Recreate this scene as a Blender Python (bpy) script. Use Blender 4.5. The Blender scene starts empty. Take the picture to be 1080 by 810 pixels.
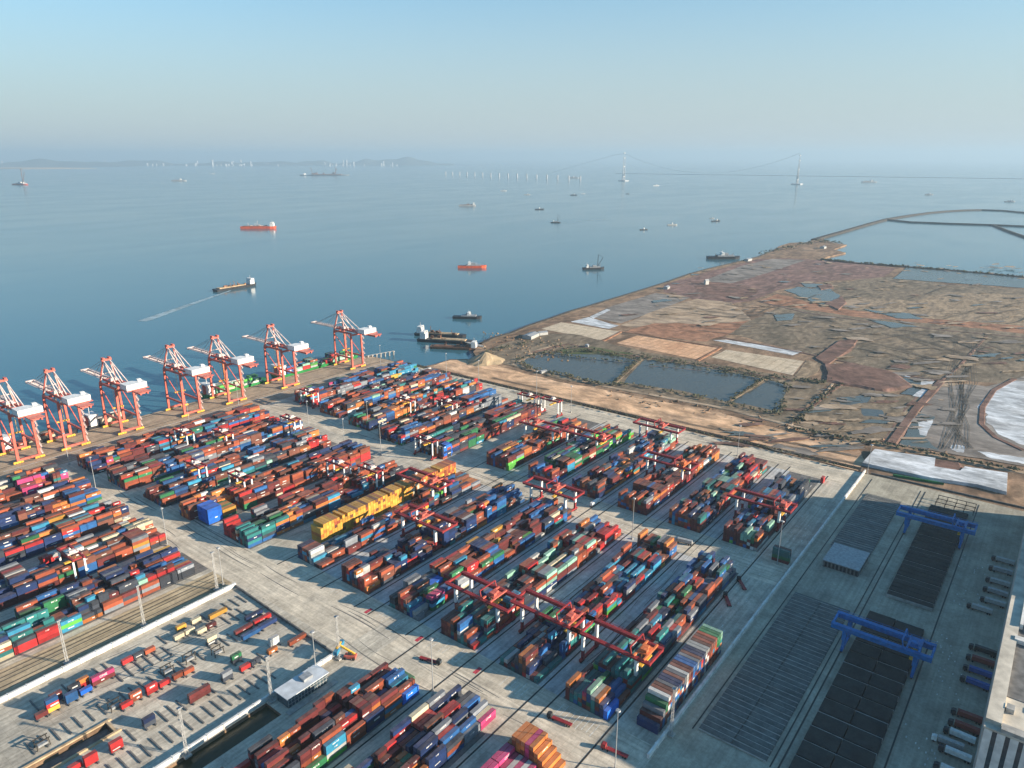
import bpy, math, random
from mathutils import Vector, Matrix
from mathutils.geometry import tessellate_polygon

# ---------------------------------------------------------------- camera, sky, sun, exposure
S = bpy.context.scene
COL = S.collection
H = 285.0                                  # the drone's height in metres
F, HY = 763.0, 166.0                       # focal length and eye level in photo pixels (1080 x 810)
PITCH = math.atan((405 - HY) / F)
AZ = math.radians(37.97)                   # heading in the yard's own axes: x along the stacks, y across them
cam = bpy.data.cameras.new("camera"); cam_o = bpy.data.objects.new("camera", cam); COL.objects.link(cam_o)
cam.sensor_width = 36; cam.lens = F / 1080 * 36; cam.clip_start = 1; cam.clip_end = 200000
cam_o.location = (0, 0, H)
cam_o.rotation_euler = (math.pi / 2 - PITCH, 0, AZ - math.pi / 2)
S.camera = cam_o

SUN_EL, SUN_AZ = 16.5, -65.0
W = bpy.data.worlds.new("World"); S.world = W; W.use_nodes = True
nt = W.node_tree; bg = nt.nodes["Background"]
sky = nt.nodes.new("ShaderNodeTexSky"); sky.sky_type = 'NISHITA'; sky.sun_disc = False
sky.sun_elevation = math.radians(SUN_EL); sky.sun_rotation = math.radians(90 - SUN_AZ)
sky.air_density = 1.0; sky.dust_density = 0.35; sky.ozone_density = 2.2; sky.altitude = 0
# thick air low over the bay: the sky pales towards the horizon
tc = nt.nodes.new("ShaderNodeTexCoord"); sx = nt.nodes.new("ShaderNodeSeparateXYZ"); nt.links.new(tc.outputs["Generated"], sx.inputs[0])
mr = nt.nodes.new("ShaderNodeMapRange"); mr.interpolation_type = 'SMOOTHSTEP'; mr.inputs[1].default_value = -.02; mr.inputs[2].default_value = .34; mr.inputs[3].default_value = .96; mr.inputs[4].default_value = 0
nt.links.new(sx.outputs[2], mr.inputs[0])
tint = nt.nodes.new("ShaderNodeMix"); tint.data_type = 'RGBA'; tint.blend_type = 'MULTIPLY'; tint.inputs[0].default_value = 1; tint.inputs[7].default_value = (.76, 1.38, 1.52, 1); nt.links.new(sky.outputs[0], tint.inputs[6])
mx = nt.nodes.new("ShaderNodeMix"); mx.data_type = 'RGBA'; nt.links.new(mr.outputs[0], mx.inputs[0]); nt.links.new(tint.outputs[2], mx.inputs[6]); mx.inputs[7].default_value = (3.95, 4.25, 4.42, 1)
nt.links.new(mx.outputs[2], bg.inputs[0]); bg.inputs[1].default_value = 0.056
sl = bpy.data.lights.new("sun", 'SUN'); sl.energy = 5.0; sl.angle = math.radians(0.6); sl.color = (1.0, 0.86, 0.68)
so = bpy.data.objects.new("sun", sl); COL.objects.link(so)
sv = Vector((math.cos(math.radians(SUN_AZ)) * math.cos(math.radians(SUN_EL)),
             math.sin(math.radians(SUN_AZ)) * math.cos(math.radians(SUN_EL)), math.sin(math.radians(SUN_EL))))
so.rotation_euler = (-sv).to_track_quat('-Z', 'Y').to_euler(); so.location = (300, -300, 500)
vs = S.view_settings; vs.view_transform = 'Standard'; vs.look = 'None'; vs.exposure = 1.33; vs.gamma = 1; vs.use_curve_mapping = False
S.cycles.volume_bounces = 1; S.cycles.max_bounces = 6

# ---------------------------------------------------------------- helpers
def G(px, py, z=0.0):
    """the point at height z that the photo shows at pixel px, py"""
    a = (px - 540) / F; b = -(py - 405) / F
    f = math.cos(PITCH) + b * math.sin(PITCH); u = -math.sin(PITCH) + b * math.cos(PITCH)
    x = f * math.cos(AZ) + a * math.sin(AZ); y = f * math.sin(AZ) - a * math.cos(AZ)
    t = (z - H) / u
    return (x * t, y * t)
def P(x, y, z):
    z -= H
    f = x * math.cos(AZ) + y * math.sin(AZ); r = x * math.sin(AZ) - y * math.cos(AZ)
    d = f * math.cos(PITCH) - z * math.sin(PITCH); v = f * math.sin(PITCH) + z * math.cos(PITCH)
    if d < 1: return (-9e9, -9e9)
    return 540 + F * r / d, 405 - F * v / d

class MB:
    """collects boxes, beams and tubes into one mesh"""
    def __init__(s): s.v = []; s.f = []; s.c = []
    def hexa(s, p, bottom=True, col=None):
        n = len(s.v); s.v += [tuple(q) for q in p]
        fs = [(4, 5, 6, 7), (0, 1, 5, 4), (1, 2, 6, 5), (2, 3, 7, 6), (3, 0, 4, 7)]
        if bottom: fs.append((3, 2, 1, 0))
        for f in fs: s.f.append(tuple(n + i for i in f)); s.c.append(col)
        return s
    def box(s, x0, x1, y0, y1, z0, z1, bottom=True, col=None):
        return s.hexa([(x0, y0, z0), (x1, y0, z0), (x1, y1, z0), (x0, y1, z0), (x0, y0, z1), (x1, y0, z1), (x1, y1, z1), (x0, y1, z1)], bottom, col)
    def beam(s, a, b, w, h=None, w2=None, col=None):
        h = h or w; a = Vector(a); b = Vector(b); d = (b - a).normalized()
        up = Vector((0, 0, 1)) if abs(d.z) < 0.95 else Vector((1, 0, 0))
        r = d.cross(up).normalized(); u = r.cross(d).normalized(); k = (w2 or w) / w
        ring = [(-1, -1), (1, -1), (1, 1), (-1, 1)]
        p = [a + r * (w / 2 * i) + u * (h / 2 * j) for i, j in ring] + [b + r * (w * k / 2 * i) + u * (h * k / 2 * j) for i, j in ring]
        return s.hexa(p, True, col)
    def tube(s, a, b, r, r2=None, n=8, col=None):
        r2 = r if r2 is None else r2; a = Vector(a); b = Vector(b); d = (b - a).normalized()
        up = Vector((0, 0, 1)) if abs(d.z) < 0.95 else Vector((1, 0, 0))
        x = d.cross(up).normalized(); y = x.cross(d); n0 = len(s.v)
        for c, rr in ((a, r), (b, r2)):
            for i in range(n):
                t = 2 * math.pi * i / n; s.v.append(tuple(c + x * (rr * math.cos(t)) + y * (rr * math.sin(t))))
        for i in range(n):
            j = (i + 1) % n; s.f.append((n0 + i, n0 + j, n0 + n + j, n0 + n + i)); s.c.append(col)
        s.f.append(tuple(n0 + i for i in range(n))[::-1]); s.f.append(tuple(n0 + n + i for i in range(n))); s.c += [col, col]
        return s
    def quad(s, pts, col=None):
        n = len(s.v); s.v += [tuple(p) for p in pts]; s.f.append(tuple(range(n, n + len(pts)))); s.c.append(col); return s
    def slab(s, pts, z0, z1, taper=0.0):
        """a polygon extruded from z0 up to z1; its foot may spread"""
        n = len(pts); area = sum(pts[i][0] * pts[(i + 1) % n][1] - pts[(i + 1) % n][0] * pts[i][1] for i in range(n))
        if area < 0: pts = pts[::-1]
        cx = sum(p[0] for p in pts) / n; cy = sum(p[1] for p in pts) / n; n0 = len(s.v)
        for p in pts:
            d = Vector((p[0] - cx, p[1] - cy)); L = max(d.length, .001); s.v.append((p[0] + d.x / L * taper, p[1] + d.y / L * taper, z0))
        for p in pts: s.v.append((p[0], p[1], z1))
        for t in tessellate_polygon([[Vector((p[0], p[1], 0)) for p in pts]]):
            t = list(t); a, b, c = [pts[i] for i in t]
            if (b[0] - a[0]) * (c[1] - a[1]) - (b[1] - a[1]) * (c[0] - a[0]) < 0: t = t[::-1]
            s.f.append(tuple(n0 + n + i for i in t)); s.c.append(None)
        for i in range(n):
            j = (i + 1) % n; s.f.append((n0 + i, n0 + j, n0 + n + j, n0 + n + i)); s.c.append(None)
        return s
    def mesh(s, name, mat):
        m = bpy.data.meshes.new(name); m.from_pydata(s.v, [], s.f)
        if any(c is not None for c in s.c):
            a = m.attributes.new("Col", 'FLOAT_COLOR', 'FACE')
            flat = []
            for c in s.c: flat += list(c or (.5, .5, .5)) + [1.0]
            a.data.foreach_set("color", flat)
        m.materials.append(mat); m.update(); return m
    def build(s, name, mat, parent=None):
        o = bpy.data.objects.new(name, s.mesh(name, mat)); COL.objects.link(o)
        if parent: o.parent = parent
        return o
def tag(o, label=None, cat=None, group=None, kind=None):
    if label: o["label"] = label
    if cat: o["category"] = cat
    if group: o["group"] = group
    if kind: o["kind"] = kind
    return o
def empty(name, loc=(0, 0, 0), rz=0):
    o = bpy.data.objects.new(name, None); COL.objects.link(o); o.location = loc; o.rotation_euler = (0, 0, rz); o.empty_display_size = .5
    return o
def struct(name, mb, mat, kind="structure"):
    return tag(mb.build(name, mat), kind=kind)
def dup(root, loc, rz=None, label=None, group=None):
    r = root.copy(); COL.objects.link(r); r.location = loc
    if rz is not None: r.rotation_euler = (0, 0, rz)
    if label: r["label"] = label
    if group: r["group"] = group
    for ch in list(root.children):
        c = ch.copy(); COL.objects.link(c); c.parent = r
        for g in list(ch.children):
            d = g.copy(); COL.objects.link(d); d.parent = c
    return r

# ---------------------------------------------------------------- materials
def mat(name, base, rough=.7, metal=0.0, var=.18, scale=.4, dirt=None, bump=0.0, spec=.3, coords='Object'):
    m = bpy.data.materials.new(name); m.use_nodes = True; t = m.node_tree; b = t.nodes["Principled BSDF"]
    b.inputs["Roughness"].default_value = rough; b.inputs["Metallic"].default_value = metal; b.inputs["Specular IOR Level"].default_value = spec
    tc = t.nodes.new("ShaderNodeTexCoord")
    n = t.nodes.new("ShaderNodeTexNoise"); n.inputs["Scale"].default_value = scale; n.inputs["Detail"].default_value = 6
    t.links.new(tc.outputs[coords], n.inputs["Vector"])
    r = t.nodes.new("ShaderNodeValToRGB"); r.color_ramp.elements[0].position = .3; r.color_ramp.elements[1].position = .7
    d = dirt or tuple(c * (1 - var) for c in base)
    r.color_ramp.elements[0].color = (*[c * (1 - var * .3) for c in d], 1) if dirt is None else (*d, 1)
    r.color_ramp.elements[1].color = (*[min(1, c * (1 + var * .6)) for c in base], 1)
    t.links.new(n.outputs[0], r.inputs[0]); t.links.new(r.outputs[0], b.inputs["Base Color"])
    if bump:
        bn = t.nodes.new("ShaderNodeBump"); bn.inputs["Strength"].default_value = bump; t.links.new(n.outputs[0], bn.inputs["Height"]); t.links.new(bn.outputs[0], b.inputs["Normal"])
    return m
def ground_mat(name, cols, scales=(.006, .04, .3), stretch=(1, 1, 1), joints=None, rough=.9, rot=0.0, streak=0.0, bump=.0, rugged=1.0):
    """mottled ground: two large noises choose between colours, a fine one breaks them up, joints draw slab seams"""
    m = bpy.data.materials.new(name); m.use_nodes = True; t = m.node_tree; b = t.nodes["Principled BSDF"]
    b.inputs["Roughness"].default_value = rough; b.inputs["Specular IOR Level"].default_value = .2
    tc = t.nodes.new("ShaderNodeTexCoord"); mp = t.nodes.new("ShaderNodeMapping"); mp.inputs["Scale"].default_value = stretch; mp.inputs["Rotation"].default_value = (0, 0, rot)
    t.links.new(tc.outputs["Object"], mp.inputs[0])
    last = None
    def noise(sc, det=7, dist=0.0):
        n = t.nodes.new("ShaderNodeTexNoise"); n.inputs["Scale"].default_value = sc; n.inputs["Detail"].default_value = det; n.inputs["Roughness"].default_value = .62; n.inputs["Distortion"].default_value = dist
        t.links.new(mp.outputs[0], n.inputs["Vector"]); return n
    def mix(fac, a, c, mode='MIX'):
        x = t.nodes.new("ShaderNodeMix"); x.data_type = 'RGBA'; x.blend_type = mode
        if isinstance(fac, float): x.inputs[0].default_value = fac
        else: t.links.new(fac, x.inputs[0])
        for i, q in ((6, a), (7, c)):
            if isinstance(q, tuple): x.inputs[i].default_value = (*q, 1)
            else: t.links.new(q, x.inputs[i])
        return x.outputs[2]
    r = t.nodes.new("ShaderNodeValToRGB"); el = r.color_ramp.elements
    k = len(cols); el[0].position = .30; el[0].color = (*cols[0], 1); el[1].position = .70; el[1].color = (*cols[-1], 1)
    for i in range(1, k - 1):
        e = el.new(.30 + .4 * i / (k - 1)); e.color = (*cols[i], 1)
    n1 = noise(scales[0], 8, .6); t.links.new(n1.outputs[0], r.inputs[0]); c = r.outputs[0]
    def mul(c, n, lo, hi, p0=.3, p1=.7):
        q = t.nodes.new("ShaderNodeMapRange"); q.inputs[1].default_value = p0; q.inputs[2].default_value = p1; q.inputs[3].default_value = lo; q.inputs[4].default_value = hi
        t.links.new(n, q.inputs[0])
        x = t.nodes.new("ShaderNodeVectorMath"); x.operation = 'SCALE'; t.links.new(c, x.inputs[0]); t.links.new(q.outputs[0], x.inputs[3]); return x.outputs[0]
    c = mul(c, noise(scales[1], 6, .3).outputs[0], 1 - .28 * rugged, 1 + .22 * rugged)
    if rugged > 1: c = mul(c, noise(scales[1] * .45, 9, 1.6).outputs[0], .62, 1.25, .38, .62)
    nf = noise(scales[2], 5); c = mul(c, nf.outputs[0], .82, 1.16)
    if streak:
        mp2 = t.nodes.new("ShaderNodeMapping"); mp2.inputs["Scale"].default_value = (.012, .45, 1) if streak > 0 else (.45, .012, 1)
        t.links.new(tc.outputs["Object"], mp2.inputs[0])
        ns = t.nodes.new("ShaderNodeTexNoise"); ns.inputs["Scale"].default_value = 1; ns.inputs["Detail"].default_value = 4; t.links.new(mp2.outputs[0], ns.inputs["Vector"])
        c = mul(c, ns.outputs[0], 1 - abs(streak), 1 + abs(streak) * .5, .35, .65)
    if joints:
        br = t.nodes.new("ShaderNodeTexBrick"); br.offset = 0; br.inputs["Scale"].default_value = 1; br.inputs["Brick Width"].default_value = joints[0]; br.inputs["Row Height"].default_value = joints[1]
        br.inputs["Mortar Size"].default_value = joints[2]; br.inputs["Color1"].default_value = (1, 1, 1, 1); br.inputs["Color2"].default_value = (.94, .94, .95, 1); br.inputs["Mortar"].default_value = (.80, .79, .78, 1)
        t.links.new(tc.outputs["Object"], br.inputs["Vector"]); c = mix(1.0, c, br.outputs[0], 'MULTIPLY')
    t.links.new(c, b.inputs["Base Color"])
    if bump:
        bn = t.nodes.new("ShaderNodeBump"); bn.inputs["Strength"].default_value = bump; bn.inputs["Distance"].default_value = 1.0
        t.links.new(nf.outputs[0], bn.inputs["Height"]); t.links.new(bn.outputs[0], b.inputs["Normal"])
    return m
def water_mat(name, base, wave=.05, strength=.25, rough=.08, big=.004):
    m = bpy.data.materials.new(name); m.use_nodes = True; t = m.node_tree; b = t.nodes["Principled BSDF"]
    b.inputs["Roughness"].default_value = rough; b.inputs["IOR"].default_value = 1.33
    tc = t.nodes.new("ShaderNodeTexCoord"); mp = t.nodes.new("ShaderNodeMapping"); mp.inputs["Rotation"].default_value = (0, 0, .5); mp.inputs["Scale"].default_value = (1, 2.2, 1)
    t.links.new(tc.outputs["Object"], mp.inputs[0])
    n = t.nodes.new("ShaderNodeTexNoise"); n.inputs["Scale"].default_value = wave; n.inputs["Detail"].default_value = 5; n.inputs["Roughness"].default_value = .6; t.links.new(mp.outputs[0], n.inputs["Vector"])
    bn = t.nodes.new("ShaderNodeBump"); bn.inputs["Strength"].default_value = strength; bn.inputs["Distance"].default_value = 2.0; t.links.new(n.outputs[0], bn.inputs["Height"]); t.links.new(bn.outputs[0], b.inputs["Normal"])
    n2 = t.nodes.new("ShaderNodeTexNoise"); n2.inputs["Scale"].default_value = big; n2.inputs["Detail"].default_value = 6; n2.inputs["Distortion"].default_value = .8; t.links.new(mp.outputs[0], n2.inputs["Vector"])
    r = t.nodes.new("ShaderNodeValToRGB"); r.color_ramp.elements[0].position = .35; r.color_ramp.elements[1].position = .65
    r.color_ramp.elements[0].color = (*[c * .93 for c in base], 1); r.color_ramp.elements[1].color = (*[c * 1.06 for c in base], 1)
    t.links.new(n2.outputs[0], r.inputs[0]); t.links.new(r.outputs[0], b.inputs["Base Color"])
    r2 = t.nodes.new("ShaderNodeMapRange"); r2.inputs[1].default_value = .35; r2.inputs[2].default_value = .65; r2.inputs[3].default_value = rough; r2.inputs[4].default_value = rough + .05
    t.links.new(n2.outputs[0], r2.inputs[0]); t.links.new(r2.outputs[0], b.inputs["Roughness"])
    return m
def container_paint():
    """paint colour from the container itself; sun-bleached, dusty roofs; rust runs and dirt"""
    m = bpy.data.materials.new("container_paint"); m.use_nodes = True; t = m.node_tree; b = t.nodes["Principled BSDF"]
    b.inputs["Roughness"].default_value = .55; b.inputs["Specular IOR Level"].default_value = .3
    at = t.nodes.new("ShaderNodeAttribute"); at.attribute_name = "Col"
    ge = t.nodes.new("ShaderNodeNewGeometry"); sp = t.nodes.new("ShaderNodeSeparateXYZ"); t.links.new(ge.outputs["True Normal"], sp.inputs[0])
    n = t.nodes.new("ShaderNodeTexNoise"); n.inputs["Scale"].default_value = .22; n.inputs["Detail"].default_value = 7; n.inputs["Roughness"].default_value = .65; t.links.new(ge.outputs["Position"], n.inputs["Vector"])
    n2 = t.nodes.new("ShaderNodeTexNoise"); n2.inputs["Scale"].default_value = 1.3; n2.inputs["Detail"].default_value = 4; t.links.new(ge.outputs["Position"], n2.inputs["Vector"])
    def mr(v, a, bb, c, d):
        q = t.nodes.new("ShaderNodeMapRange"); q.inputs[1].default_value = a; q.inputs[2].default_value = bb; q.inputs[3].default_value = c; q.inputs[4].default_value = d; t.links.new(v, q.inputs[0]); return q.outputs[0]
    def mth(op, a, c):
        q = t.nodes.new("ShaderNodeMath"); q.operation = op
        for i, x in ((0, a), (1, c)):
            if isinstance(x, float): q.inputs[i].default_value = x
            else: t.links.new(x, q.inputs[i])
        return q.outputs[0]
    def mixc(fac, a, c):
        x = t.nodes.new("ShaderNodeMix"); x.data_type = 'RGBA'; t.links.new(fac, x.inputs[0])
        for i, q in ((6, a), (7, c)):
            if isinstance(q, tuple): x.inputs[i].default_value = (*q, 1)
            else: t.links.new(q, x.inputs[i])
        return x.outputs[2]
    top = mth('MULTIPLY', mr(sp.outputs[2], .5, .9, 0, 1), mr(n.outputs[0], .3, .7, .10, .40))
    c = mixc(top, at.outputs["Color"], (.30, .24, .20))
    rust = mr(n2.outputs[0], .62, .74, 0, .45); c = mixc(rust, c, (.13, .055, .03))
    x = t.nodes.new("ShaderNodeVectorMath"); x.operation = 'SCALE'; t.links.new(c, x.inputs[0]); t.links.new(mr(n.outputs[0], .3, .7, .52, .86), x.inputs[3])
    t.links.new(x.outputs[0], b.inputs["Base Color"])
    # corrugated walls: vertical ribs about 0.28 m apart
    px = t.nodes.new("ShaderNodeSeparateXYZ"); t.links.new(ge.outputs["Position"], px.inputs[0])
    s = mth('ADD', px.outputs[0], px.outputs[1]); s = mth('SINE', mth('MULTIPLY', s, 22.0), 0.0)
    bn = t.nodes.new("ShaderNodeBump"); bn.inputs["Strength"].default_value = .5; bn.inputs["Distance"].default_value = .03; t.links.new(s, bn.inputs["Height"]); t.links.new(bn.outputs[0], b.inputs["Normal"])
    return m
M = dict(
    paint=container_paint(),
    crane_red=mat("crane_red_paint", (.52, .12, .085), .5, var=.25, scale=.3),
    gantry_red=mat("gantry_red_paint", (.27, .028, .030), .5, var=.25, scale=.3),
    gantry_orange=mat("gantry_orange_paint", (.62, .17, .06), .5, var=.3, scale=.5),
    white=mat("white_paint", (.72, .71, .68), .5, var=.2, scale=.5),
    pale=mat("pale_pink_paint", (.62, .50, .46), .55, var=.3, scale=.4),
    yellow=mat("yellow_paint", (.72, .40, .05), .5, var=.25, scale=.6),
    blue=mat("blue_paint", (.004, .15, .42), .45, var=.3, scale=.4),
    steel=mat("steel_grey", (.33, .34, .35), .5, .3, var=.25, scale=.6),
    galv=mat("galvanised", (.40, .40, .39), .5, .2, var=.2, scale=.8),
    dark=mat("dark_rubber", (.03, .03, .032), .8, var=.3, scale=1.5),
    glass=mat("tinted_glass", (.05, .08, .10), .12, var=.3, scale=.4, spec=.6),
    wall_white=mat("white_wall", (.66, .64, .60), .8, var=.22, scale=.25),
    conc=mat("plain_concrete", (.36, .34, .31), .85, var=.3, scale=.3, bump=.2),
    conc_dark=mat("weathered_concrete", (.15, .145, .14), .9, var=.4, scale=.25, bump=.2),
    roof=mat("roof_slab", (.56, .50, .41), .85, var=.35, scale=.12),
    hull_dark=mat("hull_dark", (.035, .035, .04), .5, var=.4, scale=.2),
    hull_red=mat("hull_red", (.62, .10, .035), .5, var=.25, scale=.1),
    hull_green=mat("hull_green", (.03, .22, .06), .5, var=.3, scale=.1),
    hull_grey=mat("hull_grey", (.30, .31, .32), .5, var=.3, scale=.1),
    deck=mat("deck_brown", (.20, .10, .06), .8, var=.4, scale=.2),
    cargo_sand=mat("cargo_sand", (.46, .33, .20), .95, var=.35, scale=.2, bump=.4),
    foam=mat("wake_foam", (.32, .40, .43), .5, var=.4, scale=.05),
    far=mat("far_concrete", (.42, .43, .44), .8, var=.25, scale=.01),
    line=mat("road_paint", (.62, .62, .58), .7, var=.5, scale=.8),
    redmark=mat("red_marking", (.45, .05, .07), .7, var=.35, scale=.8),
    rail=mat("rail_steel", (.055, .05, .045), .6, .4, var=.3, scale=.3),
    rock=ground_mat("rock_armour", [(0.050, 0.043, 0.035), (0.085, 0.070, 0.055), (0.035, 0.030, 0.028)], (.05, .3, 1.2), bump=.6),
)

# ---------------------------------------------------------------- the setting: water, ground, roads
WZ = -3.6
def fan(R, n=96):
    mb = MB(); mb.v.append((0, 0, WZ)); rr = [200, 600, 1500, 4000, 10000, R]
    for r in rr:
        for i in range(n): mb.v.append((r * math.cos(2 * math.pi * i / n), r * math.sin(2 * math.pi * i / n), WZ))
    for i in range(n): mb.f.append((0, 1 + i, 1 + (i + 1) % n)); mb.c.append(None)
    for k in range(len(rr) - 1):
        for i in range(n):
            j = (i + 1) % n; mb.f.append((1 + k * n + i, 1 + (k + 1) * n + i, 1 + (k + 1) * n + j, 1 + k * n + j)); mb.c.append(None)
    return mb
struct("water", fan(70000), water_mat("sea_water", (.036, .112, .148), .06, .05, .12, .0016))

coast = [(432, 384), (444, 387), (459, 384), (474, 379), (492, 378.5), (506, 381), (499, 371), (508, 362), (520, 357), (538, 352), (555, 345), (580, 336.5), (604, 328), (627, 321.5), (640, 317.5), (670, 308.5),
         (700, 299), (728, 289), (750, 283), (780, 276), (800, 271), (812, 266), (822, 259.5), (833, 256), (850, 255.5), (864, 251), (880, 256), (893, 258), (879, 263), (892, 266.5), (872, 271), (866, 275),
         (900, 277), (970, 283), (1030, 288), (1080, 293), (1200, 306), (1500, 345)]
land = [(700, 735)] + [G(*q) for q in coast[1:]]
land += [(2600, -900), (2000, -1500), (500, -1200), (-300, -700), (-400, 300), (-300, 821), (697, 821)]
CANAL = [(-60, 292.5), (174, 292.5), (174, 306.5), (-60, 306.5)]
PIT = [(60.5, 350), (113, 350), (113, 360), (60.5, 360)]
def holed(outer, holes, z1, z0):
    mb = MB(); loops = [outer] + holes
    tris = tessellate_polygon([[Vector((p[0], p[1], 0)) for p in l] for l in loops]); allp = [p for l in loops for p in l]
    mb.v = [(p[0], p[1], z1) for p in allp]
    for t in tris:
        t = list(t); a, b, c = [allp[i] for i in t]
        if (b[0] - a[0]) * (c[1] - a[1]) - (b[1] - a[1]) * (c[0] - a[0]) < 0: t = t[::-1]
        mb.f.append(tuple(t)); mb.c.append(None)
    for l in loops:
        n = len(l)
        for i in range(n):
            p, q = l[i], l[(i + 1) % n]; mb.quad([(p[0], p[1], z0), (q[0], q[1], z0), (q[0], q[1], z1), (p[0], p[1], z1)])
    return mb
soil = ground_mat("bare_soil", [(0.120, 0.078, 0.050), (0.216, 0.137, 0.086), (0.291, 0.189, 0.117), (0.171, 0.124, 0.086)], (.009, .05, .35), (1, 1.6, 1), rot=.5, bump=.06, rugged=1.4)
struct("ground", holed(land, [CANAL, PIT], 0, -7), soil)
def sheet(name, rects, m, z):
    mb = MB()
    for (x0, x1, y0, y1) in rects: mb.quad([(x0, y0, z), (x1, y0, z), (x1, y1, z), (x0, y1, z)])
    return struct(name, mb, m)
concrete = ground_mat("yard_concrete", [(0.365, 0.329, 0.270), (0.510, 0.454, 0.366), (0.568, 0.512, 0.415)], (.02, .09, .6), joints=(6.0, 5.0, .10), streak=.22)
road_m = ground_mat("road_concrete", [(0.460, 0.399, 0.312), (0.598, 0.515, 0.399), (0.542, 0.481, 0.384)], (.015, .08, .5), joints=(6.0, 6.0, .11), streak=-.22)
quay_m = ground_mat("quay_concrete", [(0.288, 0.218, 0.154), (0.418, 0.317, 0.220), (0.346, 0.271, 0.202)], (.02, .1, .6), joints=(12.0, 8.0, .1), streak=.28)
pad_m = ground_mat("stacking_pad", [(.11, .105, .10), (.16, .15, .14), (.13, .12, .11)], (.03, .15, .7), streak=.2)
lane_m = ground_mat("lane_concrete", [(0.387, 0.386, 0.379), (0.487, 0.483, 0.467), (0.436, 0.431, 0.419)], (.02, .1, .6), joints=(6.0, 4.0, .08), streak=.2)
track_m = ground_mat("track_bed", [(0.299, 0.231, 0.145), (0.434, 0.336, 0.211), (0.359, 0.295, 0.206)], (.02, .1, .6), streak=.35)
rail_yard_m = ground_mat("rail_yard_paving", [(0.283, 0.259, 0.211), (0.399, 0.362, 0.282), (0.332, 0.296, 0.230)], (.015, .07, .5), joints=(7.0, 7.0, .08), streak=.14)
# yard paving as one sheet with the canal and the pit left open
yard = [(-290, -8), (699.5, -8), (699.5, 735), (696, 744), (-290, 744)]
struct("yard_paving", holed(yard, [CANAL, PIT], .03, -.2), concrete)
sheet("quay", [(-290, 696.5, 744.05, 820.5)], quay_m, .03)
sheet("road", [(231, 277, 126, 291), (228, 262, 424, 744), (231, 277, 310, 424), (459, 496, 126, 744), (661, 699, 126, 735)], road_m, .05)
sheet("rail_yard", [(240, 699.4, -7.5, 122.3)], rail_yard_m, .05)
sheet("track_bed", [(-100, 228, 423.5, 452)], track_m, .05)
rows = [166, 212, 259.5, 306.5, 355, 405.5]
RW = 27.0
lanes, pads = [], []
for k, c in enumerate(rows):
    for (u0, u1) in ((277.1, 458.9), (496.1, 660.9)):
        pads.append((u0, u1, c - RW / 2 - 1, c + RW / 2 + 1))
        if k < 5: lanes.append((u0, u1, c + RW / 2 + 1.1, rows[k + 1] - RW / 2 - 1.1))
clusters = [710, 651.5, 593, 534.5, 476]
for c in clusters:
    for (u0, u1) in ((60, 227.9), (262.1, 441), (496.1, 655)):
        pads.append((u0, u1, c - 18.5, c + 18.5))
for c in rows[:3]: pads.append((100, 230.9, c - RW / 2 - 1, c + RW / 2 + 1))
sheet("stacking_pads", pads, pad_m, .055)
sheet("truck_lanes", lanes, lane_m, .05)
rails = MB()
for k, c in enumerate(rows):
    for sgn in (-1, 1):
        y = c + sgn * 17.5
        rails.box(100 if k < 3 else 262, 672, y - .45, y + .45, .06, .16, False)
for y in (779, 815): rails.box(-200, 694, y - .5, y + .5, .06, .14, False)
for y in (431, 434.5, 440, 443.5, 448): rails.box(-100, 226, y - .18, y + .18, .06, .2, False)
for y in (29.5, 70.5): rails.box(290, 690, y - .4, y + .4, .06, .2, False)
for y in (74, 114.5): rails.box(300, 690, y - .35, y + .35, .06, .2, False)
struct("crane_rails", rails, M['rail'])
rnd = random.Random(7)
mk = MB(); mkr = MB()
def dash(x0, x1, y0, y1): mk.quad([(x0, y0, .075), (x1, y0, .075), (x1, y1, .075), (x0, y1, .075)])
for c in rows:
    for (ua, ub) in ((262, 275), (461, 474), (482, 494)):
        for q in range(9):
            if rnd.random() < .75: y = c - 12 + q * 2.9; dash(ua + rnd.uniform(0, 3), ub - rnd.uniform(0, 4), y, y + .35)
    if c in rows[1:4]: mkr.quad([(262, c + 19, .075), (268, c + 19, .075), (268, c + 21.6, .075), (262, c + 21.6, .075)])
for q in range(60):
    x = rnd.uniform(290, 640); dash(x, x + rnd.choice((2, 4)), 130 + rnd.uniform(0, 14), 0); mk.v[-2:] = [(mk.v[-4][0] + 2.5, mk.v[-4][1] + .4, .075), (mk.v[-4][0], mk.v[-4][1] + .4, .075)]; mk.v[-3] = (mk.v[-4][0] + 2.5, mk.v[-4][1], .075)
for y in (147.5, 150.5): dash(285, 655, y - .15, y + .15)
for y in (752, 758, 764): 
    for q in range(70): dash(-100 + q * 11, -94 + q * 11, y, y + .3)
dash(200, 690, 768.2, 769.2)
for (x, y) in [(240, 60), (360, 18), (420, 14), (455, 22), (520, 16), (575, 20)]:
    for q in range(14): dx = rnd.uniform(-14, 14); dy = rnd.uniform(-9, 9); dash(x + dx, x + dx + 1.5, y + dy, y + dy + .6)
struct("road_markings", mk, M['line']); struct("red_markings", mkr, M['redmark'])

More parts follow.
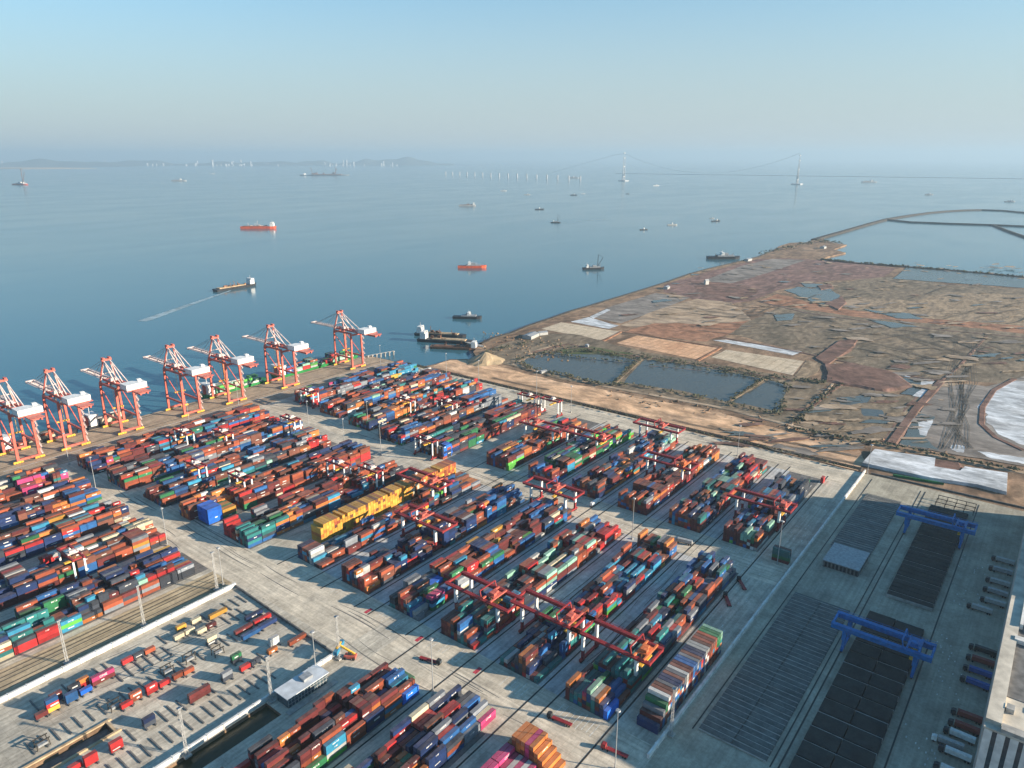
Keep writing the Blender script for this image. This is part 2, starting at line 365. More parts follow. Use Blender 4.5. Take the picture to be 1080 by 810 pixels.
ty = MB(); rty = random.Random(5)
def streak(x, y, dx, dy, L, w):
    d = Vector((dx, dy)).normalized(); n = Vector((-d.y, d.x)); b = rty.uniform(-.05, .05) * L; pr = None
    for k in range(7):
        f = k / 6; p = Vector((x, y)) + d * (L * f) + n * (b * math.sin(f * 3.1)); q = w * (.4 + .6 * math.sin(f * 3.1))
        if pr: ty.quad([(*(pr[0] - n * pr[1]), .066), (*(p - n * q), .066), (*(p + n * q), .066), (*(pr[0] + n * pr[1]), .066)])
        pr = (p, q)
for k in range(150):
    r_ = rty.random()
    if r_ < .45: x = rty.choice((rty.gauss(250, 7), rty.gauss(478, 8), rty.gauss(680, 6))); streak(x, rty.uniform(150, 640), 0, 1, rty.uniform(20, 90), rty.uniform(.15, .5))
    elif r_ < .75: y = rty.choice([(rows[i] + rows[i + 1]) / 2 for i in range(5)]) + rty.gauss(0, 3.5); streak(rty.uniform(285, 600), y, 1, 0, rty.uniform(20, 60), rty.uniform(.15, .45))
    elif r_ < .9: streak(rty.uniform(0, 600), rty.uniform(748, 765), 1, 0, rty.uniform(25, 90), rty.uniform(.2, .5))
    else: streak(rty.uniform(90, 200), rty.uniform(380, 415), 1, -.1, rty.uniform(20, 60), rty.uniform(.15, .4))
struct("tyre_marks", ty, ground_mat("tyre_black", [(.13, .12, .11), (.20, .185, .165)], (.05, .2, .8)))
# canal and pit water
struct("canal_water", MB().quad([(-59.9, 292.6, -2), (173.9, 292.6, -2), (173.9, 306.4, -2), (-59.9, 306.4, -2)]), water_mat("canal_water", (.035, .035, .015), .4, .1, .12, .02))
struct("basin_floor", MB().quad([(60.6, 350.1, -3), (112.9, 350.1, -3), (112.9, 359.9, -3), (60.6, 359.9, -3)]), M['conc_dark'])
kb = MB(); kb.box(57, 116, 348.6, 350.0, .03, .9).box(57, 116, 360.0, 361.4, .03, .9).box(113.0, 114.2, 350.02, 359.98, .03, .8).box(59.3, 60.5, 350.02, 359.98, .03, .8)
tag(kb.build("basin_kerb", M['cargo_sand']), "pale concrete kerb around the dark sunken basin in the walled depot", "kerb")

# ---------------------------------------------------------------- reclaimed land: fields, ponds, dikes
def poly(name, pts, m, z, slab=False, taper=1.5):
    g = [G(*q) for q in pts]
    mb = MB()
    if slab: mb.slab(g, .0, z, taper)
    else:
        for t in tessellate_polygon([[Vector((p[0], p[1], 0)) for p in g]]):
            t = list(t); a, b, c = [g[i] for i in t]
            if (b[0] - a[0]) * (c[1] - a[1]) - (b[1] - a[1]) * (c[0] - a[0]) < 0: t = t[::-1]
            mb.quad([(*g[i], z) for i in t])
    return struct(name, mb, m)
def rough_poly(pts, amp, n=4, seed=1):
    """uneven outline: the edges are broken again and again into short wandering pieces"""
    r = random.Random(seed); out = list(pts); w = amp * (1.0 if n > 3 else .5)
    for lev in range(4):
        new = []
        for i in range(len(out)):
            a, b = out[i], out[(i + 1) % len(out)]; L = math.hypot(b[0] - a[0], (b[1] - a[1]) * 2.5); new.append(a)
            if L > 2.2: q = w * min(1, L / 14); new.append(((a[0] + b[0]) / 2 + r.uniform(-q, q) * 2.4, (a[1] + b[1]) / 2 + r.uniform(-q, q) * 1.0))
        out = new; w *= .75
    return out
grey_m = ground_mat("grey_mud", [(0.174, 0.152, 0.133), (0.235, 0.205, 0.179), (0.204, 0.171, 0.147)], (.01, .06, .3), (1, .5, 1), rugged=1.25)
white_m = ground_mat("white_liner", [(0.416, 0.432, 0.448), (0.544, 0.560, 0.576), (0.480, 0.480, 0.480)], (.02, .1, .5), (1, .4, 1), rugged=1.3)
tan_m = ground_mat("tan_sand", [(0.291, 0.207, 0.138), (0.388, 0.282, 0.189), (0.329, 0.254, 0.189)], (.01, .06, .4), (1, .6, 1), rugged=1.25)
sand_m = ground_mat("pale_sand", [(0.487, 0.298, 0.177), (0.634, 0.397, 0.235), (0.546, 0.356, 0.224), (0.384, 0.238, 0.147)], (.012, .05, .4), (1.4, .8, 1), bump=.06, rugged=1.4)
red_m = ground_mat("red_earth", [(0.230, 0.114, 0.067), (0.333, 0.166, 0.096), (0.265, 0.148, 0.092)], (.012, .06, .4), rugged=1.25)
brown_m = ground_mat("dark_brown_earth", [(0.117, 0.066, 0.052), (0.193, 0.108, 0.081), (0.152, 0.099, 0.081)], (.012, .06, .4), bump=.08, rugged=1.4)
olive_m = ground_mat("olive_mud", [(0.122, 0.095, 0.064), (0.179, 0.139, 0.095), (0.217, 0.162, 0.108), (0.106, 0.085, 0.063)], (.008, .05, .3), (1, 2.2, 1), rot=-.4, rugged=1.25)
purple_m = ground_mat("purple_silt", [(0.156, 0.090, 0.075), (0.216, 0.128, 0.105), (0.186, 0.114, 0.087)], (.006, .04, .3), (1, 2, 1), rugged=1.25)
ochre_m = ground_mat("ochre_sand", [(0.224, 0.161, 0.102), (0.310, 0.225, 0.144), (0.190, 0.145, 0.105)], (.008, .05, .3), (1, 2.5, 1), rot=-.3, rugged=1.25)
check_tan = ground_mat("drying_bed_tan", [(0.454, 0.356, 0.246), (0.562, 0.454, 0.325), (0.497, 0.410, 0.314)], (.012, .08, .4), joints=(17, 13, .9))
check_or = ground_mat("drying_bed_orange", [(0.552, 0.297, 0.165), (0.667, 0.396, 0.231), (0.575, 0.352, 0.220)], (.012, .08, .4), joints=(15, 11, 1.3))
pond_m = water_mat("pond_water", (.070, .072, .062), .12, .04, .22, .012)
teal_m = water_mat("shallow_pond", (.085, .095, .082), .12, .04, .25, .012)

z = .02
def patch(name, pts, m, amp=.6, n=4, dz=.02):
    global z
    z += dz
    return poly(name, rough_poly(pts, amp, n, int(pts[0][0] * 7 + pts[0][1])), m, z)
patch("silt_flat", [(700, 300), (748, 286), (800, 273), (850, 273), (945, 283), (932, 292), (870, 297), (820, 306), (790, 318), (760, 322), (700, 308)], purple_m, .8)
patch("grey_flat", [(732, 300), (780, 281), (815, 273), (850, 274.5), (802, 290), (770, 299)], grey_m, .4)
patch("mud_flat", [(868, 300), (935, 292), (1010, 301), (1080, 305), (1250, 320), (1250, 395), (1080, 405), (985, 400), (880, 380), (800, 360), (765, 350), (800, 335), (830, 318)], olive_m, 1.0)
patch("ochre_flat", [(880, 322), (905, 312), (960, 318), (1000, 308), (1080, 312), (1200, 330), (1100, 345), (1000, 345), (930, 330)], ochre_m, 1.2, 5)
patch("red_bank", [(800, 318), (840, 325), (900, 334), (980, 341), (1080, 352), (1200, 368), (1200, 360), (1080, 344), (980, 336), (905, 328), (850, 318), (820, 310)], red_m, .6)
patch("grey_flat", [(640, 325), (692, 309), (728, 314), (690, 328), (655, 341), (622, 334)], grey_m, .3)
patch("tan_flat", [(655, 343), (690, 328), (735, 315), (772, 319), (792, 338), (760, 350), (715, 340), (680, 346)], tan_m, .8)
patch("red_flat", [(660, 350), (690, 341), (735, 342), (790, 338), (770, 352), (745, 360), (700, 356)], red_m, .8)
patch("brown_flat", [(728, 296), (770, 299), (800, 306), (790, 318), (740, 314)], brown_m, .6)
patch("white_bed", [(602, 339.5), (621, 334.5), (642, 341), (653, 343.5), (642, 347)], white_m, .1, 2)
patch("pale_bed", [(622, 334), (640, 326), (644, 327), (626, 336)], white_m, .1, 2)
patch("drying_bed", [(571, 347), (592, 340), (654, 350), (633, 359)], check_tan, .15, 3)
patch("drying_bed", [(650, 362), (672, 354), (757, 367), (734, 379)], check_or, .15, 3)
patch("drying_bed", [(750, 377), (766, 369), (848, 381), (836, 396)], check_tan, .15, 3)
patch("white_strip", [(752, 359), (766, 358.5), (846, 371), (836, 375), (795, 367)], white_m, .15, 3)
patch("earth_bank", [(838, 396), (850, 380), (868, 384), (862, 393), (846, 402)], ochre_m, .4)
patch("scrub_flat", [(505, 372), (560, 352), (600, 352), (640, 361), (700, 375), (760, 385), (840, 398), (875, 404), (830, 448), (760, 432), (700, 420), (640, 408), (590, 400), (530, 384)], olive_m, 1.0)
patch("pond_water", [(546, 381), (574, 373), (626, 371), (671, 380), (645, 405), (630, 404), (597, 396), (562, 389)], pond_m, .5, 4)
patch("pond_water", [(680, 379.5), (740, 387), (804, 400), (765, 424), (727, 414), (658, 404)], pond_m, .6, 4)
patch("pond_water", [(811, 401), (832, 408), (822, 435), (771, 424)], pond_m, .6, 4)
patch("weed_bank", [(590, 369), (625, 366), (668, 373), (662, 377), (626, 374), (592, 373)], ground_mat("weeds", [(.05, .075, .025), (.085, .10, .04), (.13, .11, .07)], (.05, .2, .8)), .6)
patch("sandy_strip", [(446, 388), (460, 385), (475, 380), (492, 379.5), (508, 380), (530, 388), (560, 396), (600, 405), (660, 416), (750, 433), (832, 456), (905, 474), (912, 487), (905, 497), (800, 471), (700, 447.5), (600, 423), (500, 400)], sand_m, .5, 4)
patch("mud_flat", [(835, 447), (885, 407), (972, 420), (934, 466), (895, 462)], olive_m, .4)
patch("pond_water", [(907, 431), (930, 433), (933, 441), (911, 439)], pond_m, .6)
patch("pond_water", [(882, 420), (920, 416), (914, 425), (887, 428)], pond_m, .7)
patch("pond_water", [(937, 398), (984, 403), (975, 418), (950, 416), (960, 409)], pond_m, .4)
patch("white_scum", [(972, 401), (986, 402.5), (973, 420), (962, 418), (972, 411)], white_m, .5)
patch("mud_flat", [(948, 470), (992, 403), (1040, 408), (1090, 395), (1250, 400), (1300, 500), (1080, 492), (1020, 482)], grey_m, .5)
patch("wet_mud", [(949, 468), (966, 436), (986, 440), (975, 462), (990, 475), (960, 471)], teal_m, .6)
patch("pale_pool", [(968, 446), (984, 443), (977, 460), (970, 459)], white_m, .5)
patch("pale_pool", [(1003, 470), (1018, 471), (1016, 478), (1004, 475)], white_m, .7)
patch("pale_pool", [(1030, 476), (1080, 483), (1120, 492), (1080, 490), (1045, 484)], white_m, .8)
patch("white_bed", [(1067, 402), (1046, 414), (1030, 430), (1042, 438), (1040, 446), (1056, 460), (1080, 470), (1125, 480), (1160, 440), (1130, 404)], white_m, .7)
patch("pond_water", [(827, 306), (842, 302.5), (858, 304.5), (870, 301), (886, 312), (882, 323), (868, 323), (850, 315)], teal_m, .7)
patch("pond_water", [(845, 299), (868, 300), (865, 303), (850, 303)], teal_m, .3)
patch("pond_water", [(910, 326), (960, 331), (975, 337), (946, 336)], teal_m, .6)
patch("pond_water", [(915, 337), (970, 345), (940, 346)], teal_m, .6)
patch("pond_water", [(816, 332), (838, 331), (835, 338), (820, 339)], teal_m, .5)
patch("pond_water", [(957, 281.5), (1013, 286), (1080, 291), (1180, 303), (1180, 312), (1080, 304), (1010, 299), (942, 294)], teal_m, .3)
patch("sand_bank", [(880, 319), (900, 316), (925, 322), (900, 325), (884, 324)], tan_m, .5)
for i, pts in enumerate([[(870, 321), (888, 313), (892, 320), (884, 327)], [(862, 302), (876, 300), (878, 304), (866, 306)]]):
    poly("earth_mound", rough_poly(pts, .5, 3, i), brown_m, 2.0, True, 4)
poly("earth_mound", rough_poly([(870, 386), (900, 384), (936, 392), (960, 408), (930, 412), (872, 402)], .8, 4, 3), brown_m, 2.2, True, 6)
poly("earth_mound", rough_poly([(985, 487), (1010, 490), (1014, 500), (992, 502), (984, 496)], .5, 3, 5), brown_m, 2.5, True, 5)
poly("earth_bank", rough_poly([(860, 378), (885, 360), (905, 358), (900, 366), (872, 386)], .5, 3, 8), brown_m, 1.6, True, 5)
# wheel tracks over the mud
tr = MB(); rt = random.Random(11)
def track(pts, w=.6):
    global z
    g = [Vector((*G(*q), .95)) for q in pts]
    for off in (-1.4, 1.4):
        for i in range(len(g) - 1):
            d = (g[i + 1] - g[i]).normalized(); s = Vector((-d.y, d.x, 0))
            tr.quad([g[i] + s * (off - w / 2), g[i + 1] + s * (off - w / 2), g[i + 1] + s * (off + w / 2), g[i] + s * (off + w / 2)])
for k in range(9):
    x0 = 1005 + rt.uniform(-14, 22); track([(x0 + 35 * rt.uniform(.1, 1), 365 + rt.uniform(-12, 12)), (x0 + 8, 400 + rt.uniform(-6, 6)), (1011 + rt.uniform(-9, 14), 430), (1008 + rt.uniform(-10, 13), 450), (x0 + rt.uniform(-20, 25), 474)])
for k in range(14):
    a = rt.uniform(900, 1000); b = rt.uniform(348, 372); track([(a, b), (a + 40, b + 9), (a + 85, b + 25)], 1.2)
for k in range(8):
    a = rt.uniform(700, 780); b = rt.uniform(322, 350); track([(a, b), (a + 40, b + 4), (a + 80, b + 3)], 1.2)
for k in range(10):
    a = rt.uniform(480, 860); b = 394 + (a - 480) * .21 + rt.uniform(-4, 8); track([(a, b), (a + 20, b + 5), (a + 60, b + 13)], 1.2)
for v in range(len(tr.v)): pass
struct("wheel_tracks", tr, ground_mat("track_mud", [(.10, .088, .072), (.135, .118, .098)], (.05, .2, .8)))

tr = MB()
# puddles, drying silt and spread spoil scattered over the fields
bl = {"puddle": ([], teal_m), "dark_silt": ([], brown_m), "pale_silt": ([], tan_m), "grey_silt": ([], grey_m), "sand_spread": ([], ochre_m)}
rq = random.Random(31); groups_ = {k: MB() for k in bl}
for k in range(430):
    py = 276 + 200 * rq.random() ** 1.25; px = rq.uniform(640 + max(0, (py - 340) * 1.0), 1090)
    if (px > 1015 and 392 < py < 482) or px < 700 - (py - 300) * 1.6 or (545 < px < 840 and 366 < py < 440) or (905 < px and py > 470) or (640 < px < 860 and 345 < py < 400): continue
    nm = rq.choices(list(bl), [12, 12, 18, 30, 20])[0]; w = rq.uniform(3, 17) * (py - 230) / 130; hgt = w * rq.uniform(.06, .16); n = 13; ph = rq.uniform(-.25, .25); pts = []
    for i in range(n): t = 2 * math.pi * i / n; q = rq.uniform(.45, 1.15); u, v = math.cos(t) * w * q, math.sin(t) * hgt * q; pts.append((px + u, py + v + u * ph * .5))
    z += .004; g = [G(*q) for q in rough_poly(pts, .5, 4, k)]; mb = groups_[nm]
    for t in tessellate_polygon([[Vector((p[0], p[1], 0)) for p in g]]):
        t = list(t); a, b, c = [g[i] for i in t]
        if (b[0] - a[0]) * (c[1] - a[1]) - (b[1] - a[1]) * (c[0] - a[0]) < 0: t = t[::-1]
        mb.quad([(*g[i], z) for i in t])
for nm, mb in groups_.items(): tag(mb.build(nm, bl[nm][1]), kind="stuff")
# long faint haul tracks over the fields
for k in range(46):
    py = rt.uniform(290, 400); px = rt.uniform(700 + max(0, (py - 330)) * 1.2, 1070); L_ = rt.uniform(25, 90) * (py - 200) / 150; sl_ = rt.choice((.1, .16, .22, -.35, -.5, .05)); pts = []
    for i in range(6): pts.append((px + L_ * i / 5, py + L_ * i / 5 * sl_ * .6 + rt.uniform(-1.2, 1.2)))
    if (640 < px < 860 and 345 < py < 440) or (px + L_ > 1020 and py > 385): continue
    track(pts, rt.uniform(.5, 1.6))
struct("haul_tracks", tr, ground_mat("haul_mud", [(.075, .062, .05), (.12, .10, .08)], (.05, .2, .8)))
# low scrub on the banks
sb = MB(); rs_ = random.Random(12)
def scrub(pts, n, spread, s0=.8, s1=2.6):
    for k in range(int(n * .55)):
        i = rs_.randrange(len(pts) - 1); f = rs_.random(); px = pts[i][0] + (pts[i + 1][0] - pts[i][0]) * f + rs_.gauss(0, spread) * 1.0; py = pts[i][1] + (pts[i + 1][1] - pts[i][1]) * f + rs_.gauss(0, spread) * .32
        x, y = G(px, py); q = rs_.uniform(s0, s1)
        for m_ in range(2):
            cx, cy = x + rs_.uniform(-q, q), y + rs_.uniform(-q, q); n0 = len(sb.v); h_ = q * rs_.uniform(.5, 1.1)
            for t in range(5): a = t * 1.257 + rs_.random(); sb.v.append((cx + math.cos(a) * q * rs_.uniform(.5, 1.2), cy + math.sin(a) * q * rs_.uniform(.5, 1.2), z + .02 + h_ * rs_.uniform(.0, .5)))
            sb.v.append((cx, cy, z + h_ + .3))
            for t in range(5): sb.f.append((n0 + t, n0 + (t + 1) % 5, n0 + 5)); sb.c.append(None)
scrub([(545, 382), (562, 390), (597, 397), (632, 406), (660, 406), (727, 417), (768, 427), (822, 438)], 420, 2.2)
scrub([(548, 380), (575, 373), (626, 371), (672, 380)], 200, 1.6); scrub([(677, 378), (660, 392), (645, 407)], 130, 1.2); scrub([(806, 400), (788, 412), (767, 425)], 100, 1.0)
scrub([(680, 379), (740, 387), (805, 400), (832, 408), (822, 436)], 260, 2.0); scrub([(575, 374), (600, 377), (640, 381), (671, 384)], 120, .6); scrub([(682, 386), (745, 392), (800, 399)], 80, .7)
scrub([(866, 274), (900, 277.5), (970, 283), (1030, 288), (1080, 293)], 260, .5, 2, 5); scrub([(838, 448), (862, 424), (886, 405)], 140, 1.5); scrub([(800, 268), (830, 262), (862, 254), (885, 257)], 160, 3, 2, 6)
scrub([(510, 372), (560, 362), (640, 372), (735, 384), (840, 402), (870, 404)], 420, 3.5); scrub([(832, 452), (900, 466), (945, 472), (1010, 486), (1080, 499)], 240, 1.5); scrub([(440, 388), (500, 402), (600, 425), (700, 449), (800, 472), (905, 497)], 420, .8, .6, 1.6)
o = struct("scrub", sb, ground_mat("scrub_leaves", [(0.039, 0.044, 0.024), (0.072, 0.072, 0.043), (0.111, 0.094, 0.068)], (.05, .2, .9)), "stuff")
# sand heap beside the jetty: a cone of real height
hx, hy = G(512, 381); mb = MB(); rs = random.Random(3); ring = 22
for k in range(5):
    for i in range(ring):
        t = 2 * math.pi * i / ring; r = (26 - 6.2 * k) * (1 + rs.uniform(-.12, .12)); mb.v.append((hx + r * 1.2 * math.cos(t), hy + r * math.sin(t), .05 + 3.4 * k))
for k in range(4):
    for i in range(ring):
        j = (i + 1) % ring; mb.f.append((k * ring + i, k * ring + j, (k + 1) * ring + j, (k + 1) * ring + i)); mb.c.append(None)
mb.f.append(tuple(4 * ring + i for i in range(ring))); mb.c.append(None)
tag(mb.build("sand_heap", mat("heap_sand", (.36, .27, .17), .95, var=.2, scale=.1)), "tall heap of yellow sand at the landward end of the barge jetty", "sand heap")

def dike(name, pts, w, h, m, top=None, seed=0):
    """an embankment with sloping sides along a line of ground points"""
    r = random.Random(seed); fine = []
    for i in range(len(pts) - 1):
        a, b = pts[i], pts[i + 1]
        for k in range(5): f = k / 5; fine.append((a[0] + (b[0] - a[0]) * f, a[1] + (b[1] - a[1]) * f))
    fine.append(pts[-1]); g = [Vector((*G(*q), 0)) for q in fine]; mb = MB(); n = len(g)
    for i in range(n):
        d = (g[min(i + 1, n - 1)] - g[max(i - 1, 0)]).normalized(); s = Vector((-d.y, d.x, 0)); j = r.uniform(.8, 1.25)
        base = -5 if name == "sea_dike" else -.1
        for o, zz in ((-w * .5 * j - h * 1.2, base), (-w * .5, h), (w * .5, h * r.uniform(.9, 1.1)), (w * .5 * j + h * 1.2, base)):
            mb.v.append(tuple(g[i] + s * o + Vector((0, 0, zz))))
    for i in range(n - 1):
        for k in range(3): mb.f.append((i * 4 + k, i * 4 + k + 1, i * 4 + k + 5, i * 4 + k + 4)); mb.c.append(None)
    return struct(name, mb, m)
M['dark_rock'] = ground_mat("dark_armour", [(.035, .03, .026), (.06, .052, .045), (.028, .025, .023)], (.05, .3, 1.2), bump=.6)
dike("sea_dike", [(858, 253), (870, 249.5), (888, 244.5), (905, 239.5), (920, 235.2), (935, 231.3), (950, 228.6), (965, 226.4), (982, 224.2), (1000, 222.6), (1018, 221.6), (1035, 221.2), (1058, 222), (1080, 224), (1110, 228), (1140, 233)], 16, 3.0, M['dark_rock'], seed=1)
dike("sea_dike", [(935, 231.5), (960, 234), (1000, 235.5), (1047, 237), (1080, 238.5), (1140, 241)], 9, 2.4, M['dark_rock'], seed=2)
dike("sea_dike", [(1047, 237), (1062, 243), (1082, 250), (1110, 260)], 9, 2.4, M['dark_rock'], seed=3)
dike("dike", [(866, 274), (900, 277.5), (970, 283), (1030, 288), (1080, 293), (1200, 306)], 9, 2.6, brown_m, seed=4)
dike("sea_dike", [(507, 363), (520, 357), (538, 352), (555, 345), (580, 336.5), (604, 328), (627, 321.5), (640, 317.5), (670, 308.5), (700, 299), (728, 289), (750, 283), (780, 276), (800, 271), (815, 265)], 6, 1.6, M['rock'], seed=5)
dike("dike", [(677, 378), (645, 407)], 5, .8, olive_m, seed=6)
dike("dike", [(806, 400), (767, 425)], 4, .8, olive_m, seed=7)
dike("dike", [(575, 374), (600, 377), (640, 381), (671, 384)], 1.5, .5, brown_m, seed=8)
dike("dike", [(680, 386), (720, 389), (745, 392)], 1.5, .5, brown_m, seed=9)
dike("dike", [(540, 384), (580, 395), (640, 408), (700, 419), (765, 431), (835, 449), (900, 464), (940, 472), (1010, 486), (1080, 499)], 6, .5, tan_m, seed=10)
dike("dike", [(940, 468), (965, 433), (993, 402)], 8, 1.5, brown_m, seed=11)
dike("dike", [(931, 466), (956, 430), (984, 401)], 2, .5, brown_m, seed=12)
dike("dike", [(760, 356), (800, 363), (850, 373), (905, 385), (960, 397), (992, 402), (1010, 388), (1030, 366), (1040, 355)], 3, .7, brown_m, seed=13)
dike("dike", [(636, 360), (655, 350), (672, 352), (760, 367), (735, 381)], 4, .8, red_m, seed=14)
dike("dike", [(560, 372), (600, 363), (640, 372), (735, 384), (800, 396), (840, 402)], 4, .7, brown_m, seed=15)
dike("dike", [(838, 446), (870, 418), (890, 404)], 3, .8, brown_m, seed=16)
dike("dike", [(830, 452), (862, 424), (878, 405)], 2, .5, tan_m, seed=17)
dike("dike", [(880, 384), (930, 392), (960, 398)], 3, .7, white_m, seed=18)
dike("dike", [(1080, 476), (1050, 462), (1035, 448), (1036, 430), (1048, 412), (1070, 400)], 5, 1.2, brown_m, seed=19)
dike("dike", [(800, 318), (850, 330), (920, 340), (1000, 349), (1080, 356)], 3, .6, purple_m, seed=20)
dike("dike", [(545, 385), (560, 372), (590, 362)], 6, .6, tan_m, seed=21)

# ---------------------------------------------------------------- containers
L40, L20, CW, CH = 12.19, 6.06, 2.44, 2.59
PAL = dict(
    rust=((.36, .085, .04), "rust red"), maroon=((.15, .03, .03), "maroon"), red=((.48, .028, .03), "bright red"), brown=((.20, .075, .05), "brown"),
    orange=((.62, .20, .05), "orange"), blue=((.025, .13, .36), "blue"), navy=((.014, .035, .12), "navy blue"), sky=((.04, .28, .46), "light blue"),
    teal=((.03, .22, .22), "teal"), green=((.03, .20, .08), "green"), lime=((.12, .48, .07), "lime green"), mint=((.28, .52, .40), "mint green"),
    grey=((.23, .25, .28), "grey"), slate=((.05, .06, .08), "slate grey"), white=((.62, .62, .60), "white"), cream=((.62, .54, .38), "cream"),
    pink=((.62, .06, .20), "magenta pink"), yellow=((.74, .38, .06), "yellow"), deep=((.015, .16, .72), "bright blue"))
MIX = dict(rust=25, maroon=17, red=7, brown=9, orange=5, blue=13, navy=13, sky=4, teal=3, green=4, lime=.7, mint=1, grey=6, slate=8, white=3.2, cream=1.6, pink=.3, yellow=.9)
MIX_SETS = {
    'std': MIX,
    'warm': dict(rust=36, maroon=20, red=8, brown=10, orange=7, blue=7, navy=6, sky=2, green=3, grey=4, slate=6, white=2.5, cream=1.5, pink=.3),
    'cool': dict(rust=15, maroon=9, red=5, brown=3, orange=3, blue=22, navy=18, sky=7, teal=6, green=6, grey=6, slate=8, white=4, mint=2, lime=1),
}
rc = random.Random(2024)
def pick(ms): k = list(ms); return rc.choices(k, [ms[i] for i in k])[0]
CONT = []     # every container: dict(x, y, z, ax, L, col, where)
def add(x, y, tier, ax, L, col, block, c_i, b_i, half='', z0=.06):
    CONT.append(dict(x=x, y=y, z=z0 + tier * (CH + .02), tier=tier, ax=ax, L=L, col=col, block=block, c=c_i, b=b_i, half=half))
def block(name, u0, u1, ys, seed, base=3.3, mx=5, mix='std', skip=None, over=None, wild=1.0, p20=.28):
    """a yard block: bays along x, columns ys from left to right; column heights wander, neighbours share colours"""
    rr = random.Random(seed); pitch = 12.75; nb = int((u1 - u0 + .6) / pitch); u0 = u1 - nb * pitch if seed in range(40, 50) else u0; ms = MIX_SETS[mix]; prev = {}
    bayh = [rr.gauss(0, .9) for _ in range(nb)]; colh = [rr.gauss(0, .45) for _ in ys]
    lm = pick(ms)
    for b in range(nb):
        if rr.random() < .35: lm = pick(ms)
        two = rr.random() < p20
        for ci, y in enumerate(ys):
            x = u0 + 6.2 + b * pitch
            if skip and skip(x, y, b, ci): continue
            hs = base + .55 + 1.0 * wild * (bayh[b] + colh[ci] + rr.gauss(0, .8))
            if over:
                o = over(x, y, b, ci)
                if o is not None: hs = o
            n = max(0, min(mx, int(round(hs))))
            for (dx, L, half) in (((-3.12, L20, 'near'), (3.12, L20, 'far')) if two else ((0, L40, ''),)):
                nn = n if not two else max(0, min(mx, n + rr.choice((0, 0, 0, -1))))
                for t in range(nn):
                    q = rr.random()
                    col = lm if q < .24 else (prev.get((ci, t)) or pick(ms)) if q < .42 else (prev.get((ci, t - 1)) or pick(ms)) if q < .60 else (prev.get((ci - 1, t)) or pick(ms)) if q < .70 else pick(ms)
                    prev[(ci, t)] = col
                    add(x + dx, y, t, 'U', L, col, name, ci, b, half)
def rmg_cols(c): return [c + 12.15 - 2.7 * i for i in range(10)]
def rtg_cols(c, side): return [c + (17.0 if side == 'L' else -1.6) - 2.72 * i for i in range(6)]
def inframe(x, y, m=70):
    a, b = P(x, y, 6); return -m < a < 1080 + m and -m < b < 810 + m
off = lambda x, y, b, c: not inframe(x, y)
# --- right hand blocks served by the cantilever gantries
def ov_s2r0(x, y, b, c): return {0: [4, 3, 3, 3, 4, 3, 4, 4, 3, 2][c], 1: [3, 2, 2, 2, 3, 2, 2, 3, 2, 1][c]}.get(b)
def ov_s2r1(x, y, b, c): return {0: [2, 2, 1, 2, 4, 5, 5, 3, 2, 1][c], 1: [2, 3, 2, 3, 2, 4, 3, 2, 2, 1][c]}.get(b)
def ov_s2r2(x, y, b, c): return {0: [4, 4, 4, 5, 3, 4, 2, 3, 2, 1][c]}.get(b)
def ov_s2r3(x, y, b, c): return {0: [3, 3, 1, 5, 4, 4, 3, 2, 2, 1][c]}.get(b)
block("block beside the striped stack", 277.5, 459, rmg_cols(rows[0]), 1, 3.1, 5, 'cool', over=ov_s2r0)
block("block under three joined gantries", 277.5, 459, rmg_cols(rows[1]), 2, 2.9, 5, 'std', over=ov_s2r1)
block("block behind middle lamp mast", 277.5, 459, rmg_cols(rows[2]), 3, 3.2, 5, 'std', over=ov_s2r2)
block("block right of bare lane", 277.5, 459, rmg_cols(rows[3]), 4, 3.2, 5, 'std', over=ov_s2r3)
block("block with maroon front", 277.5, 459, rmg_cols(rows[4]), 5, 3.1, 5, 'std', over=lambda x, y, b, c: {0: 5 - (c > 5) - (c > 8)}.get(b))
block("block along yellow wall", 277.5, 459, rmg_cols(rows[5]), 6, 2.2, 5, 'std', over=lambda x, y, b, c: {0: [4, 4, 4, 4, 4, 5, 2, 1, 1, 1][c]}.get(b, (1 if (b + c) % 3 else 0) if c < 4 and b < 10 else None))
for k, (e, mx_) in enumerate([(646, 'cool'), (650, 'std'), (661, 'warm'), (661, 'std'), (652, 'std'), (638, 'std')]):
    block("far row", 496.5, e, rmg_cols(rows[k]), 20 + k, 3.3 if k else 3.6, 5, mx_, over=(lambda x, y, b, c: 4 + (c % 3 == 0) if b == 0 else None))
# bottom blocks
block("bottom canal block", 104, 232, rmg_cols(rows[2]), 31, 2.9, 5, 'warm', skip=off, over=lambda x, y, b, c: {9: [3, 2, 0, 3, 2, 4, 2, 2, 3, 2][c], 8: [3, 2, 3, 3, 3, 2, 1, 3, 4, 4][c]}.get(b))
block("bottom middle block", 116, 244, rmg_cols(rows[1] + 2), 32, 2.8, 5, 'std', skip=off, over=lambda x, y, b, c: {9: [2, 1, 1, 3, 4, 4, 1, 3, 3, 2][c]}.get(b))
for ci, y in enumerate(rmg_cols(rows[0] + 1)):
    hts = [3, 5, 5, 5, 5, 5, 4, 3, 2, 1][ci]
    for t in range(hts): add(233.5, y, t, 'U', L40, 'pink' if ci in (4,) else 'orange' if t == hts - 1 or rc.random() < .4 else 'rust', "stepped orange pile", ci, 0)
    for b in range(1, 4):
        if not inframe(233.5 - 12.75 * b, y): continue
        for t in range([3, 3, 2, 2, 2, 2, 2, 1, 1, 1][ci]): add(233.5 - 12.75 * b, y, t, 'U', L40, ['white' if ci % 2 else 'maroon', 'pink', 'maroon', 'rust'][(ci + t) % 2 if b == 1 and ci > 1 else 1 if ci < 3 else 3], "stepped orange pile", ci, b)
